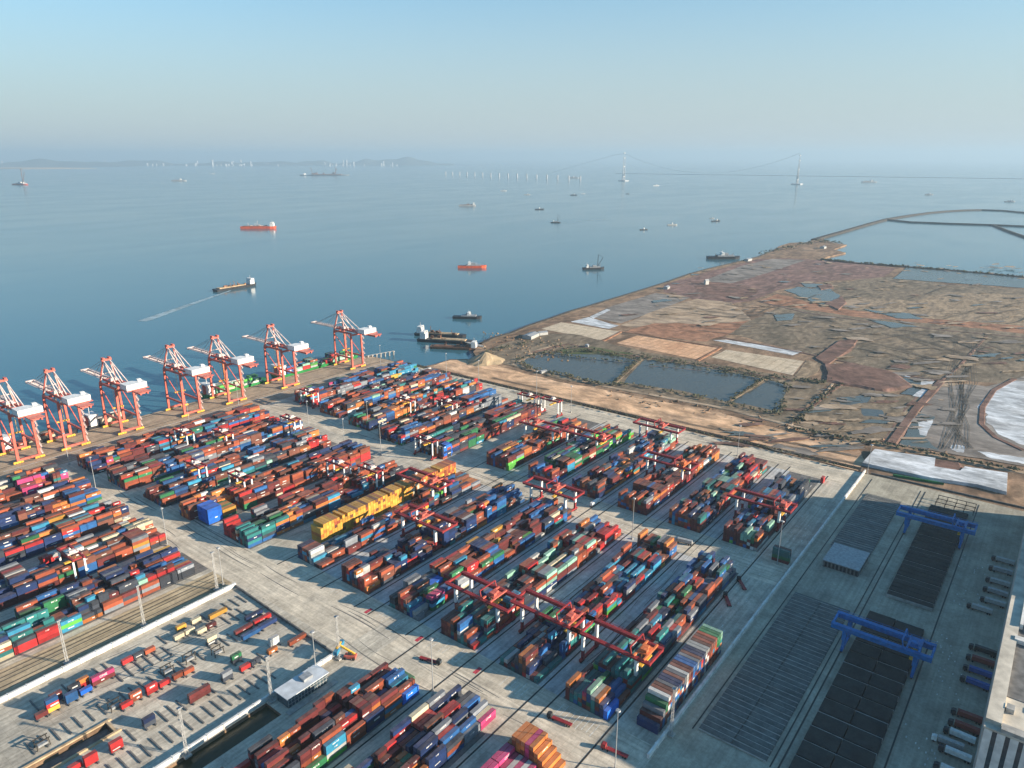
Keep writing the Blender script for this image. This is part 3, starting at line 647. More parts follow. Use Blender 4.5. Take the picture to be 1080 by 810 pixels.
# --- left hand clusters served by the white-legged gantries
for k, c in enumerate(clusters):
    for s in 'LR':
        nm = "front rail-side block" if (k == 4 and s == 'R') else "second left block" if (k == 4) else "left quarter block"
        block(nm, 60, [229, 232, 229, 229, 219.5][k], rtg_cols(c, s), 40 + k * 2 + (s == 'R'), 3.0, 5, 'std', skip=off, wild=1.1,
              over=(lambda x, y, b, c: [3, 3, 3, 4, 3, 3][c] if k == 4 and b == 12 else None))
        def sk(x, y, b, c, k=k, s=s):
            return (k == 3 and s == 'R' and b < 3 and x < 290) or (k == 4 and s == 'L' and x < 276) or (k == 4 and s == 'R' and b > 5 and False)
        block("middle left block", [250, 252, 256, 258, 262][k], [447, 447, 441, 440, 436][k], rtg_cols(c, s), 60 + k * 2 + (s == 'R'), 3.5, 5, 'warm' if k in (1, 3) else 'std', skip=sk, wild=1.1)
        block("back left block", [500, 492, 486, 478, 478][k], [690, 688, 680, 668, 655][k], rtg_cols(c, s), 80 + k * 2 + (s == 'R'), 3.5, 5, 'std', wild=1.1,
              skip=lambda x, y, b, c, k=k: k == 4 and b == 0 and c > 2 and False)
# the tall blue pile at the road corner, then a green and an orange one
for ci, y in enumerate(rtg_cols(clusters[3], 'R')):
    for t in range(5): add(270, y, t, 'U', L40, 'deep', "blue corner pile", ci, 0)
    for t in range(3): add(282.8, y, t, 'U', L40, ['orange', 'yellow', 'green'][(t + ci) % 3], "pile behind blue corner pile", ci, 1)
for ci, y in enumerate(rtg_cols(clusters[4], 'L')):
    for t in range([5, 4, 3, 3, 2, 2][ci]): add(269, y, t, 'U', L40, 'red' if ci < 4 else 'rust', "red corner pile", ci, 0)
for ci, y in enumerate(rtg_cols(clusters[4], 'R')[2:]):
    for t in range(5): add(486, y, t, 'U', L40, 'deep', "far blue pile", ci, 0)
# stacks one can tell in the photo get their own colours, bottom to top
def paint(block_, c_i, b_i, cols):
    at = [c for c in CONT if c['block'] == block_ and c['c'] == c_i and c['b'] == b_i]
    if not at: return
    x = sum(c['x'] for c in at) / len(at); y = at[0]['y']
    if max(c['L'] for c in at) < L40 and len(set(round(c['x']) for c in at)) == 1: x = round(x)
    for c in at: CONT.remove(c)
    for t, col in enumerate(cols): add(x, y, t, 'U', L40, col, block_, c_i, b_i)
NB = max(c['b'] for c in CONT if c['block'] == "front rail-side block")
for d, cols in enumerate([['slate', 'slate', 'grey'], ['slate', 'slate', 'slate'], ['rust', 'grey', 'rust'], ['rust', 'slate', 'maroon'], ['grey', 'rust', 'rust'], ['orange', 'slate'], ['sky', 'lime', 'sky'], ['red', 'red', 'red'], ['red', 'red', 'slate'], ['cream', 'teal', 'rust', 'cream']]): paint("front rail-side block", 5, NB - d, cols)
for d, cols in enumerate([['deep', 'deep'], ['orange', 'sky', 'rust'], ['navy', 'slate', 'navy'], ['rust', 'rust', 'rust'], ['lime', 'white', 'sky', 'sky'], ['green', 'green'], ['orange', 'rust']]): paint("bottom canal block", 9, 9 - d, cols)
for c_i, d, cols in [(6, 0, ['rust', 'rust', 'sky']), (6, 1, ['rust', 'rust']), (4, 1, ['rust', 'rust', 'rust', 'rust']), (4, 2, ['rust', 'red']), (2, 1, ['rust', 'rust', 'rust']), (5, 3, ['red', 'red'])]: paint("bottom canal block", c_i, 9 - d, cols)
for c_i, d, cols in [(9, 0, ['pink', 'pink']), (8, 0, ['cream', 'cream']), (9, 1, ['grey', 'grey']), (8, 1, ['blue', 'blue', 'blue']), (5, 0, ['rust', 'blue', 'blue']), (4, 0, ['rust', 'rust', 'grey']), (7, 2, ['rust', 'rust', 'red', 'red']), (8, 3, ['rust', 'orange', 'rust']), (2, 1, ['rust', 'blue', 'rust']), (0, 0, ['slate', 'slate', 'navy'])]: paint("bottom middle block", c_i, 9 - d, cols)
for c_i, b_, cols in [(0, 0, ['maroon', 'maroon', 'maroon', 'orange']), (4, 0, ['maroon', 'navy', 'rust', 'pink']), (5, 0, ['brown', 'green', 'blue', 'blue', 'mint']), (7, 0, ['navy', 'maroon', 'slate', 'orange']), (9, 0, ['deep', 'deep'])]: paint("block beside the striped stack", c_i, b_, cols)
for c_i, b_, cols in [(1, 0, ['maroon', 'white']), (5, 0, ['slate', 'slate', 'slate', 'orange', 'orange']), (4, 0, ['slate', 'navy', 'slate', 'slate']), (3, 1, ['maroon', 'maroon', 'white']), (8, 0, ['maroon']), (7, 1, ['navy', 'navy'])]: paint("block under three joined gantries", c_i, b_, cols)
for c_i, b_, cols in [(0, 0, ['maroon'] * 4), (1, 0, ['brown', 'maroon', 'maroon', 'maroon']), (2, 0, ['maroon', 'brown', 'maroon', 'rust']), (5, 0, ['teal', 'grey', 'white', 'blue', 'blue']), (7, 0, ['teal', 'rust', 'rust']), (8, 0, ['maroon', 'navy'])]: paint("block behind middle lamp mast", c_i, b_, cols)
for c_i, b_, cols in [(0, 0, ['teal', 'slate', 'slate']), (1, 0, ['teal', 'slate', 'slate']), (4, 0, ['maroon', 'rust', 'red', 'red']), (3, 0, ['maroon', 'maroon', 'rust', 'rust', 'rust']), (6, 0, ['navy', 'teal', 'sky']), (8, 0, ['grey', 'white']), (3, 2, ['deep', 'deep', 'deep']), (4, 2, ['deep', 'deep', 'deep'])]: paint("block right of bare lane", c_i, b_, cols)
for c_i, b_, cols in [(0, 0, ['maroon'] * 5), (1, 0, ['maroon'] * 5), (3, 0, ['slate', 'slate', 'blue', 'blue']), (6, 0, ['red', 'red', 'red']), (7, 0, ['red', 'rust', 'red']), (9, 0, ['rust', 'orange'])]: paint("block with maroon front", c_i, b_, cols)
for c_i, b_, cols in [(0, 0, ['navy', 'maroon', 'navy', 'navy']), (1, 0, ['navy', 'navy', 'maroon', 'navy']), (5, 0, ['white', 'white', 'white', 'white']), (7, 0, ['slate']), (8, 1, ['rust', 'rust']), (8, 2, ['navy', 'blue', 'grey', 'grey'])]: paint("block along yellow wall", c_i, b_, cols)
# yellow wall: containers lying across the yard, doors to the right
for i in range(58):
    x = 302 + i * 2.66; n = 6 - (1 if rc.random() < .07 else 0)
    for t in range(n):
        if i > 4 and t < 5 and rc.random() < .10 and t == n - 1: continue
        col = ('yellow' if rc.random() < (.74 if t == n - 1 else .86) else pick(dict(brown=4, rust=2, orange=3))) if i < 36 else ('cream' if i < 44 and rc.random() < .4 else 'orange' if rc.random() < .5 else 'yellow' if rc.random() < .4 else 'rust')
        add(x, 427, t, 'V', L40, col, "yellow wall", i, 0)
# striped stack beside the white wall
cs = ['navy', 'green', 'brown', 'brown', 'white', 'brown', 'brown', 'grey', 'navy', 'navy', 'brown', 'grey', 'white', 'brown', 'maroon', 'blue', 'blue', 'grey', 'brown', 'navy', 'navy', 'white', 'white', 'brown', 'rust', 'brown', 'rust', 'green', 'green', 'mint']
for i in range(30):
    n = 6 if i > 3 else (2, 3, 4, 5)[i]
    for t in range(n):
        add(286 + i * 2.75, 133, t, 'V', L40, (('navy', 'maroon', 'grey', 'green')[i] if i < 4 and t >= n - 2 else cs[i] if t == n - 1 or rc.random() < .5 else pick(MIX_SETS['cool'])), "striped stack", i, 0)
for t, col in enumerate(['maroon', 'slate', 'teal', 'slate']): 
    for i in range(2): add(493 + i * 2.8, 133.5, t, 'V', L40, ['maroon', 'green', 'teal', 'slate'][(t + i) % 4] if t < 3 else ['teal', 'brown'][i], "lone green stack", i, 0)
# walled depot: single containers on their rails
def depot(px, py, L, cols, dy=0):
    x, y = G(px, py)
    for t, col in enumerate(cols): add(x + L / 2, y + CW / 2 + dy, t, 'U', L, col, "depot", len(CONT), 0, z0=.75)
for a in [(38.7, 761, L20, ['maroon']), (51, 754, L20, ['yellow', 'red', 'blue']), (71, 744, L20, ['blue', 'blue']), (86, 735, L20, ['deep']), (57, 747, L20, ['navy', 'maroon'], 3), (77, 738, L20, ['navy', 'slate'], 3.2),
          (86, 731, L20, ['red', 'orange'], 3), (99, 726, L40, ['maroon', 'pink'], .5), (130, 703, L20, ['red']), (142, 697, L20, ['slate']), (154, 692, L20, ['rust']), (185, 677, L20, ['cream']), (196.5, 671, L20, ['cream']),
          (222, 655, L40, ['yellow']), (190, 669, L20, ['yellow'], 3), (205, 661, L20, ['cream'], 2), (209, 671, L20, ['cream']), (219.5, 665, L20, ['maroon']),
          (129, 750, L20, ['red']), (139, 743, L20, ['rust', 'rust']), (156, 735, L20, ['red', 'red']), (169.5, 727, L20, ['red']), (184, 719, L20, ['rust']), (195, 714, L20, ['rust']), (201, 744, L40, ['maroon', 'maroon']),
          (249, 672, L40, ['maroon']), (257, 677, L40, ['blue']), (269, 661, L40, ['red']), (275, 666, L40, ['navy']), (262, 658, L40, ['navy'], 2), (220, 683, L20, ['slate', 'cream']), (286, 684, L20, ['white', 'white']), (284, 692, L20, ['orange']),
          (306, 683, L40, ['rust']), (246, 702, L20, ['slate', 'green']), (255, 710, L20, ['red']), (266, 704, L20, ['slate']), (153, 770, L20, ['slate', 'navy']), (236, 721, L20, ['slate', 'grey']), (118, 796, L20, ['red', 'red']), (91, 811, L20, ['red', 'red']), (74, 817, L20, ['red'])]: depot(*a)
add(*G(428, 714), 0, 'V', L40, 'green', "road", 0, 0, z0=.1)
add(*G(427, 716), 0, 'V', L20, 'green', "none", 0, 0); CONT.pop()
add(655, 149, 0, 'U', L20, 'red', "far end", 0, 0); add(655, 149, 1, 'U', L20, 'red', "far end", 0, 0)

# feeder ships at the quay: hull > ... ; their boxes are containers like all others
def shape_hull(mb, L, B, z0, z1, bow=.16, flare=.82):
    pts = [(-L / 2, -B / 2), (L / 2 - L * bow, -B / 2), (L / 2 - L * bow * .35, -B * .3), (L / 2, 0), (L / 2 - L * bow * .35, B * .3), (L / 2 - L * bow, B / 2), (-L / 2, B / 2)]
    n = len(pts); n0 = len(mb.v)
    for x, y in pts: mb.v.append((x * (.97 if x > 0 else .985), y * flare, z0))
    for x, y in pts: mb.v.append((x, y, z1 + (max(0, (x - L * .3)) / L * 6 if x > L * .3 else 0)))
    mb.f.append(tuple(n0 + n + i for i in range(n))); mb.c.append(None)
    for i in range(n): j = (i + 1) % n; mb.f.append((n0 + i, n0 + j, n0 + n + j, n0 + n + i)); mb.c.append(None)
    return mb
def feeder(x0, x1, y, hullm, label, seed, cols, tiers, pal, bridge_at=0):
    L = x1 - x0; cx = (x0 + x1) / 2; r = empty("container_ship", (cx, y, WZ))
    tag(r, label, "ship", "feeder ships at the quay")
    B = cols * 2.6 + 3
    shape_hull(MB(), L, B, -1, 5.5).build("hull", M[hullm], r)
    b = MB(); b.box(-L / 2 + 3, -L / 2 + 11, -B / 2 + 1, B / 2 - 1, 5.55, 16).box(-L / 2 + 2, -L / 2 + 12, -B / 2, B / 2, 16, 18.5); b.tube((-L / 2 + 6, 0, 18.5), (-L / 2 + 6, 0, 26), .3)
    h = b.build("deckhouse", M['white'], r)
    f = MB().box(-L / 2 + .6, -L / 2 + 2.9, -2, 2, 5.55, 17); f.build("funnel", M['crane_red'], r)
    w = MB().box(-L / 2 + 12.01, -L / 2 + 12.1, -B / 2 + .5, B / 2 - .5, 16.6, 18); w.build("bridge_window", M['glass'], h)
    rr = random.Random(seed); nb = int((L - 26) / 13)
    for bI in range(nb):
        n0 = rr.choice(tiers)
        for c in range(cols):
            for t in range(max(0, n0 - rr.choice((0, 0, 1)))): add(x0 + 20 + bI * 13, y + (c - (cols - 1) / 2) * 2.55, t, 'U', L40, pick(pal), "ship", c, bI, z0=WZ + 5.6)
feeder(545, 692, 835, 'hull_green', "long green hulled feeder ship stacked with containers under the two farthest quay cranes", 5, 7, (2, 3, 4), dict(green=4, lime=2, white=3, rust=3, navy=3, blue=2, mint=2, red=2))
feeder(440, 535, 833, 'hull_green', "green hulled feeder ship with lime green containers behind the middle quay cranes", 6, 6, (2, 3, 3), dict(lime=6, green=5, cream=3, white=3, sky=1, mint=2))
feeder(300, 352, 831, 'hull_dark', "small dark feeder barge with cream containers beside the third quay crane from left", 7, 5, (1, 2, 3), dict(cream=8, white=3, rust=2, green=2))
feeder(215, 292, 831, 'hull_dark', "dark feeder barge with cream and red containers under the leftmost quay cranes", 8, 5, (1, 2, 2), dict(cream=6, red=3, rust=3, green=2))

# which 300 show largest: exposed faces, near and in frame
top = {}
for i, c in enumerate(CONT): top[(round(c['x'] / 3), round(c['y'] / 1.3))] = max(top.get((round(c['x'] / 3), round(c['y'] / 1.3)), -1), c['tier'])
def tops(x, y, L):
    ks = [top.get((round((x + d) / 3) + e, round(y / 1.3)), -1) for d in (-L * .3, 0, L * .3) for e in (0,)]
    return max(ks)
for c in CONT:
    px, py = P(c['x'], c['y'], c['z'] + 1.3)
    if not (-4 < px < 1084 and -4 < py < 814): c['score'] = 0; continue
    d2 = c['x'] ** 2 + c['y'] ** 2 + (H - c['z']) ** 2; lx, ly = (c['L'], CW) if c['ax'] == 'U' else (CW, c['L'])
    def ht(dx, dy):
        return max([e['tier'] for e in NEAR.get((round((c['x'] + dx) / 4), round((c['y'] + dy) / 4)), []) if abs(e['x'] - c['x'] - dx) < 3.5 and abs(e['y'] - c['y'] - dy) < 1.6] + [-1]) if False else -1
    c['d2'] = d2; c['score'] = 1
GRID = {}
for c in CONT:
    GRID.setdefault((int(c['x'] // 14), int(c['y'] // 14)), []).append(c)
def covered(x, y, z):
    i, j = int(x // 14), int(y // 14)
    for a in (i - 1, i, i + 1):
        for b in (j - 1, j, j + 1):
            for e in GRID.get((a, b), ()):
                lx, ly = (e['L'], CW) if e['ax'] == 'U' else (CW, e['L'])
                if abs(x - e['x']) < lx / 2 and abs(y - e['y']) < ly / 2 and e['z'] < z < e['z'] + CH: return True
    return False
def seen(x, y, z):
    """does the straight line from here to the drone leave the stacks freely?"""
    v = Vector((-x, -y, H - z)).normalized()
    for s in (1.2, 2.6, 4, 6, 8.5, 11, 14, 18, 23, 29, 36):
        if z + v.z * s > 14.5: return True
        if covered(x + v.x * s, y + v.y * s, z + v.z * s): return False
    return True
cand = sorted((c for c in CONT if c['score']), key=lambda c: c['d2'])[:3600]
for c in cand:
    lx, ly = (c['L'], CW) if c['ax'] == 'U' else (CW, c['L']); x, y, z = c['x'], c['y'], c['z']
    d = math.sqrt(c['d2']); a = 0
    for q in (-.33, 0, .33):
        if not covered(x + q * lx, y, z + CH + .3) and seen(x + q * lx, y, z + CH + .05): a += lx * ly / 3 * (H - z) / d
        if seen(x + q * lx, y - ly / 2 - .05, z + CH * .6): a += lx * CH / 3 * abs(y) / d
        if seen(x - lx / 2 - .05, y + q * ly, z + CH * .6): a += ly * CH / 3 * abs(x) / d
    c['score'] = a / c['d2']
single = sorted(cand, key=lambda c: -c['score'])[:300]
sid = set(id(c) for c in single)

def letters_mb(L, seed):
    """a row of block strokes as high and as wide as lettering on the side"""
    r = random.Random(seed); mb = MB(); n = r.choice((4, 5, 6, 7)); hgt = r.choice((.55, .75, .95)); w = hgt * .62; x = -n * w * .65; zc = CH * r.choice((.5, .62, .35))
    for i in range(n):
        mb.box(x, x + w * .28, -CW / 2 - .035, -CW / 2 - .012, zc - hgt / 2, zc + hgt / 2); mb.box(x + w * .28, x + w * .8, -CW / 2 - .035, -CW / 2 - .012, zc + hgt * r.choice((.3, -.5, -.1)), zc + hgt * .5 if r.random() < .4 else zc + hgt * r.choice((.5, .32, .12)))
        x += w * 1.25
    return mb
def font_mesh(txt, size, name):
    cu = bpy.data.curves.new(name, 'FONT'); cu.body = txt; cu.size = size; cu.align_x = 'CENTER'; cu.extrude = .012
    o = bpy.data.objects.new(name, cu); COL.objects.link(o); bpy.context.view_layer.update()
    m = bpy.data.meshes.new_from_object(o.evaluated_get(bpy.context.evaluated_depsgraph_get())); bpy.data.objects.remove(o)
    m.transform(Matrix.Translation((0, -CW / 2 - .03, CH * .3)) @ Matrix.Rotation(math.pi / 2, 4, 'X')); m.materials.clear(); m.materials.append(M['white']); return m
def shade(col, k): return tuple(min(.85, v * k) for v in col)
bodies, doors, lets = {}, {}, {}
def body_mesh(col, L, k):
    key = (col, L, k)
    if key not in bodies:
        c = shade(PAL[col][0], k); a, b = L / 2, CW / 2; mb = MB(); i = .05
        mb.box(-a + i + .06, a - i, -b + i, b - i, .12, CH - .03, True, c)
        for sx in (-1, 1):
            for sy in (-1, 1):
                x, y = sx * (a - .08), sy * (b - .07); mb.box(x - .08, x + .08, y - .07, y + .07, 0, CH, True, shade(c, .9))
        for sy in (-1, 1):
            y = sy * (b - .05); mb.box(-a + .16, a - .16, y - .05, y + .05, 0, .15, True, shade(c, .9)); mb.box(-a + .16, a - .16, y - .05, y + .05, CH - .1, CH - .005, True, shade(c, .92))
        for sx in (-1, 1):
            x = sx * (a - .06); mb.box(x - .06, x + .06, -b + .14, b - .14, CH - .1, CH - .006, True, shade(c, .92))
        n = int(L / .9)
        for q in range(n): x = -a + .5 + (L - 1) * q / (n - 1); mb.box(x - .16, x + .16, -b + .2, b - .2, CH - .03, CH - .004, False, shade(c, 1.04))
        bodies[key] = mb.mesh("shipping_container", M['paint'])
    return bodies[key]
def door_mesh(col, L, k):
    key = (col, L, k)
    if key not in doors:
        c = shade(PAL[col][0], k * .92); x = -L / 2 + .02; mb = MB()
        mb.box(x + .04, x + .09, -1.06, -.02, .16, CH - .12, True, c).box(x + .04, x + .09, .02, 1.06, .16, CH - .12, True, c)
        for y in (-.8, -.3, .3, .8): mb.box(x, x + .039, y - .03, y + .03, .15, CH - .15, True, (.5, .5, .5))
        doors[key] = mb.mesh("door", M['paint'])
    return doors[key]
ORD = ["first", "second", "third", "fourth", "fifth", "sixth", "seventh", "eighth", "ninth", "tenth", "eleventh", "twelfth", "thirteenth", "fourteenth", "fifteenth", "sixteenth"]
def nth(i): return ORD[i] if i < len(ORD) else "%dth" % (i + 1)
SHN = {.72: "dark ", 1.0: "", 1.3: "faded "}
one_mesh = font_mesh("ONE", 2.0, "lettering")
DEPOT_SPOT = ["nearest the left corner", "leftmost but one"]
used = {}
for n, c in enumerate(single):
    k = rc.choice((.72, 1.0, 1.0, 1.3)); o = bpy.data.objects.new("shipping_container", body_mesh(c['col'], c['L'], k)); COL.objects.link(o)
    o.location = (c['x'], c['y'], c['z']); o.rotation_euler = (0, 0, rc.uniform(-.004, .004) if c['ax'] == 'U' else math.pi / 2)
    cn = SHN[k] + PAL[c['col']][1]; sz = " short" if c['L'] == L20 else ""; tier = ("bottom" if c['tier'] == 0 else nth(c['tier'])) + " tier"
    bl = c['block']
    if bl == "depot":
        lab = None
    elif bl in ("yellow wall", "striped stack", "lone green stack"):
        lab = "%s container lying crosswise in %s tier, %s column from the near end of the %s" % (cn, tier.replace(" tier", ""), nth(c['c']), bl)
    elif bl == "road": lab = "%s container standing alone on the road by the bottom middle lamp mast" % cn
    elif bl in ("far end", "ship"): lab = "%s container, %s, %s" % (cn, tier, bl)
    else:
        hf = (" %s-half" % c['half']) if c['half'] else ""
        lab = "%s%s%s container, %s, %s column from left, %s bay, %s" % (cn, hf, sz if not hf else "", tier, nth(c['c']), nth(c['b']), bl)
    c['o'] = o; c['cn'] = cn; c['lab'] = lab; c['sz'] = sz
    d = bpy.data.objects.new("door", door_mesh(c['col'], c['L'], k)); COL.objects.link(d); d.parent = o
    if c['col'] == 'pink' and c['ax'] == 'U' and c['L'] == L40:
        l = bpy.data.objects.new("lettering", one_mesh); COL.objects.link(l); l.parent = o
    elif rc.random() < .55 and c['ax'] == 'U' and c['col'] not in ('white', 'cream'):
        s = rc.randrange(7)
        if s not in lets: lets[s] = letters_mb(12, s).mesh("lettering", M['white'])
        l = bpy.data.objects.new("lettering", lets[s]); COL.objects.link(l); l.parent = o
    tag(o, lab, "container", "stacked shipping containers")
# depot labels: what stands next to each one tells it apart
dp = sorted([c for c in single if c['block'] == "depot"], key=lambda c: P(c['x'], c['y'], 0)[0])
LINES = [(402, "row along the white wall"), (385, "row behind the basin"), (360, "row right of the basin"), (300, "row near the canal wall")]
bylane = {}
for c in dp:
    ln = "rear line" if c['y'] > 390 else "second line" if c['y'] > 374 else "third line" if c['y'] > 352 else "fourth line" if c['y'] > 332 else "front line"
    bylane.setdefault(ln, []).append(c)
for ln, cs_ in bylane.items():
    cs_.sort(key=lambda c: (round(c['x'], 1), round(c['y'], 1)))
    spots = []
    for c in cs_:
        key = (round(c['x'], 1), round(c['y'], 1))
        if key not in spots: spots.append(key)
        c['lab'] = "%s%s container, %s tier, %s from left, %s of walled depot" % (c['cn'], c['sz'], "bottom" if c['tier'] == 0 else nth(c['tier']), nth(spots.index(key)), ln)
        c['o']['label'] = c['lab']; c['o']['group'] = "single containers in the walled depot"
for c in single:
    w = c['o']['label'].split()
    if len(w) > 16:
        c['o']['label'] = c['o']['label'].replace(" column from left", " column").replace(" column from the near end of the", " from near end of").replace("lying crosswise in", "across,")
# all the rest in one mass
mb = MB(); rl = MB(); r2 = random.Random(99)
for c in CONT:
    if id(c) in sid: continue
    lx, ly = (c['L'], CW) if c['ax'] == 'U' else (CW, c['L']); k = r2.choice((.65, .8, .95, 1.0, 1.1, 1.25)); col = shade(PAL[c['col']][0], k); x, y, z0 = c['x'], c['y'], c['z']; j = r2.uniform(-.06, .06)
    mb.box(x - lx / 2, x + lx / 2, y - ly / 2 + j, y + ly / 2 + j, z0, z0 + CH, False, col)
    if c['ax'] == 'U' and r2.random() < .26 and c['col'] not in ('white', 'cream') and c['score']:
        w = r2.uniform(.7, 2.2); zc = z0 + CH * r2.choice((.4, .55, .65)); hh = r2.choice((.25, .35, .45)); xx = x + r2.uniform(-1, 1)
        mb.quad([(xx - w, y - ly / 2 + j - .02, zc - hh), (xx + w, y - ly / 2 + j - .02, zc - hh), (xx + w, y - ly / 2 + j - .02, zc + hh), (xx - w, y - ly / 2 + j - .02, zc + hh)], (.75, .75, .72))
o = mb.build("container_stacks", M['paint'])
tag(o, "mass of several thousand multicoloured shipping containers stacked in long rows across the yard", "containers", kind="stuff")


# ---------------------------------------------------------------- quay cranes
def sts(cx, y0, label):
    r = empty("quay_crane", (cx, y0, .05)); tag(r, label, "crane", "ship-to-shore quay cranes"); R_, Wt, Pl = M['crane_red'], M['white'], M['pale']
    X, Y, ZT = 9.5, 36.0, 50.0
    for sx in (-1, 1):
        for y in (0, Y):
            m = MB(); m.beam((sx * X, y, 3.6), (sx * X, y, 20), 2.1, 2.5).beam((sx * X, y, 20), (sx * (X - .8), y, ZT), 1.9, 2.2); m.build("leg", R_, r)
    for y in (0, Y):
        MB().box(-X - 1, X + 1, y - .9, y + .9, 2.4, 4.4).build("sill_beam", R_, r)
        for sx in (-1, 1):
            m = MB()
            for k in range(4): m.box(sx * X - 4.4 + k * 2.25, sx * X - 2.5 + k * 2.25, y - 1.0, y + 1.0, .5, 1.6)
            m.box(sx * X - 4.2, sx * X + 4.2, y - .7, y + .7, 1.6, 2.38); m.build("bogie", M['yellow'], r)
    for sx in (-1, 1):
        MB().box(sx * X - .7, sx * X + .7, 1.2, Y - 1.2, 15, 17).build("portal_beam", R_, r)
        m = MB(); m.beam((sx * (X - .3), Y - 1, 46), (sx * X, 2, 18), .8); m.build("diagonal_brace", R_, r)
        MB().box(sx * (X - .8) - .8, sx * (X - .8) + .8, -1, Y + 1, ZT, ZT + 2.2).build("top_beam", R_, r)
    for y in (0, Y): MB().box(-X + .1, X - .1, y - .8, y + .8, ZT - 2.5, ZT - .2).build("cross_beam", R_, r)
    m = MB()
    for sx in (-1, 1): m.box(sx * 3.6 - .7, sx * 3.6 + .7, -46, Y + 3, ZT + 2.25, ZT + 4.4)
    for y in range(-44, 40, 9): m.box(-2.88, 2.88, y, y + .8, ZT + 2.6, ZT + 3.6)
    m.build("girder", R_, r)
    m = MB()
    for sx in (-1, 1):
        m.box(sx * 2.9 - .55, sx * 2.9 + .55, Y + 3.05, 92, ZT + 2.6, ZT + 4.2); m.box(sx * 4.6 - .5, sx * 4.6 + .5, Y + 4, 92, ZT + 3.5, ZT + 3.75); m.beam((sx * 5.1, Y + 4, ZT + 4.9), (sx * 5.1, 92, ZT + 4.9), .15)
    for y in range(42, 92, 5): m.box(-2.34, 2.34, y, y + .7, ZT + 2.9, ZT + 3.7); m.beam((-2.3, y + .7, ZT + 3.3), (2.3, y + 5, ZT + 3.3), .35)
    m.box(-4.5, 4.5, 92.05, 94.5, ZT + 2, ZT + 4.6); m.build("boom", Pl, r)
    a = MB()
    for sx in (-1, 1): a.beam((sx * (X - 1.5), Y, ZT + 2.2), (sx * 3.4, Y - 4, 76), 1.5, 1.7, .9)
    a.build("apex_frame", R_, r)
    a = MB(); a.box(-5, 5, Y - 5.4, Y - 2.6, 75.2, 77.2).box(-4.4, -2.2, Y - 6.5, Y - 1.5, 77.25, 78.8).box(2.2, 4.4, Y - 6.5, Y - 1.5, 77.25, 78.8); a.build("apex_head", M['crane_red'], r)
    for sx in (-1, 1):
        a = MB(); a.beam((sx * 3.2, Y - 5.5, 75), (sx * 3.6, -8, ZT + 4.5), .85); a.beam((sx * 3.2, Y - 5.5, 74), (sx * 3.7, 10, ZT + 4.5), .95); a.build("back_stay", Pl, r)
        a = MB(); a.beam((sx * 3.2, Y - 2.5, 75.5), (sx * 2.9, 62, ZT + 4.3), .38); a.beam((sx * 3.2, Y - 2.5, 76), (sx * 2.9, 84, ZT + 4.3), .38); a.build("fore_stay", M['steel'], r)
        a = MB(); a.beam((sx * 7.5, Y - 1, ZT + 3), (sx * 4, Y - 4, 70), .6); a.beam((sx * 6.5, Y - 1, ZT + 10), (-sx * 6.2, Y - 1, ZT + 11), .5); a.build("ladder_mast", Pl, r)
    h = MB(); h.box(-10.5, 10.5, -31, -17, ZT + 5.2, ZT + 11); hh = h.build("machinery_house", Wt, r)
    MB().box(5, 8.5, -24, -20, ZT + 11.05, ZT + 13).build("roof_hatch", Wt, hh)
    m = MB()
    m.box(-8.5, 8.5, -31.08, -31.02, ZT + 7, ZT + 8.4)
    m.build("vent", M['steel'], hh)
    m = MB(); m.box(-11.5, 11.5, -33, -15, ZT + 4.5, ZT + 5.15); m.box(-6, 6, -47, -33.05, ZT + 4.5, ZT + 5)
    for k in range(7): m.beam((-6 + k * 2, -46.8, ZT + 5), (-6 + k * 2, -46.8, ZT + 6.3), .15)
    m.beam((-6, -46.8, ZT + 6.3), (6, -46.8, ZT + 6.3), .18); m.build("platform", R_, r)
    st = MB(); n = 12
    for k in range(n):
        z0 = 4.5 + k * 3.7; s = 1 if k % 2 == 0 else -1
        st.beam((X + 2.2, -2.6 * s, z0), (X + 2.2, 2.6 * s, z0 + 3.5), 1.0, .3); st.box(X + 1.0, X + 3.0, 2.0 * s - .9, 2.0 * s + .9, z0 + 3.45, z0 + 3.65); st.beam((X + 2.8, -2.6 * s, z0 + 1.1), (X + 2.8, 2.6 * s, z0 + 4.6), .16)
    st.build("stair_tower", Pl, r)
    t = MB(); t.box(-4.5, 4.5, 20, 27, ZT + 4.45, ZT + 5.8).box(-3, 3, 21, 25, ZT + 5.85, ZT + 7.2); tt = t.build("trolley", Pl, r)
    MB().box(-1.4, 1.4, 27.5, 30.5, ZT - 2.6, ZT + .6).build("cab", M['glass'], tt)
    s = MB(); s.box(-6.2, 6.2, 22.4, 24.8, 23, 24.2)
    for sx in (-1, 1):
        for y in (22, 25): s.beam((sx * 2, y, ZT + 4), (sx * 2, 23.6, 24.2), .14)
    s.build("spreader", M['yellow'], r)
    return r
STS_L = ["red quay crane at the left edge, leftmost of the seven along the quay", "red quay crane second from left, its legs before a cream container barge", "red quay crane third from left, tallest in view above cream stacked barge",
         "red quay crane fourth from left, standing by an empty berth", "red quay crane fifth from left, over lime green containers", "red quay crane sixth from left, in front of the green feeder ship", "red quay crane farthest out, rightmost at the end of the quay"]
c0 = sts(226, 779, STS_L[0])
for lab, u in zip(STS_L[1:], (269, 325, 396, 452, 530, 643)): dup(c0, (u, 779, .05), label=lab)

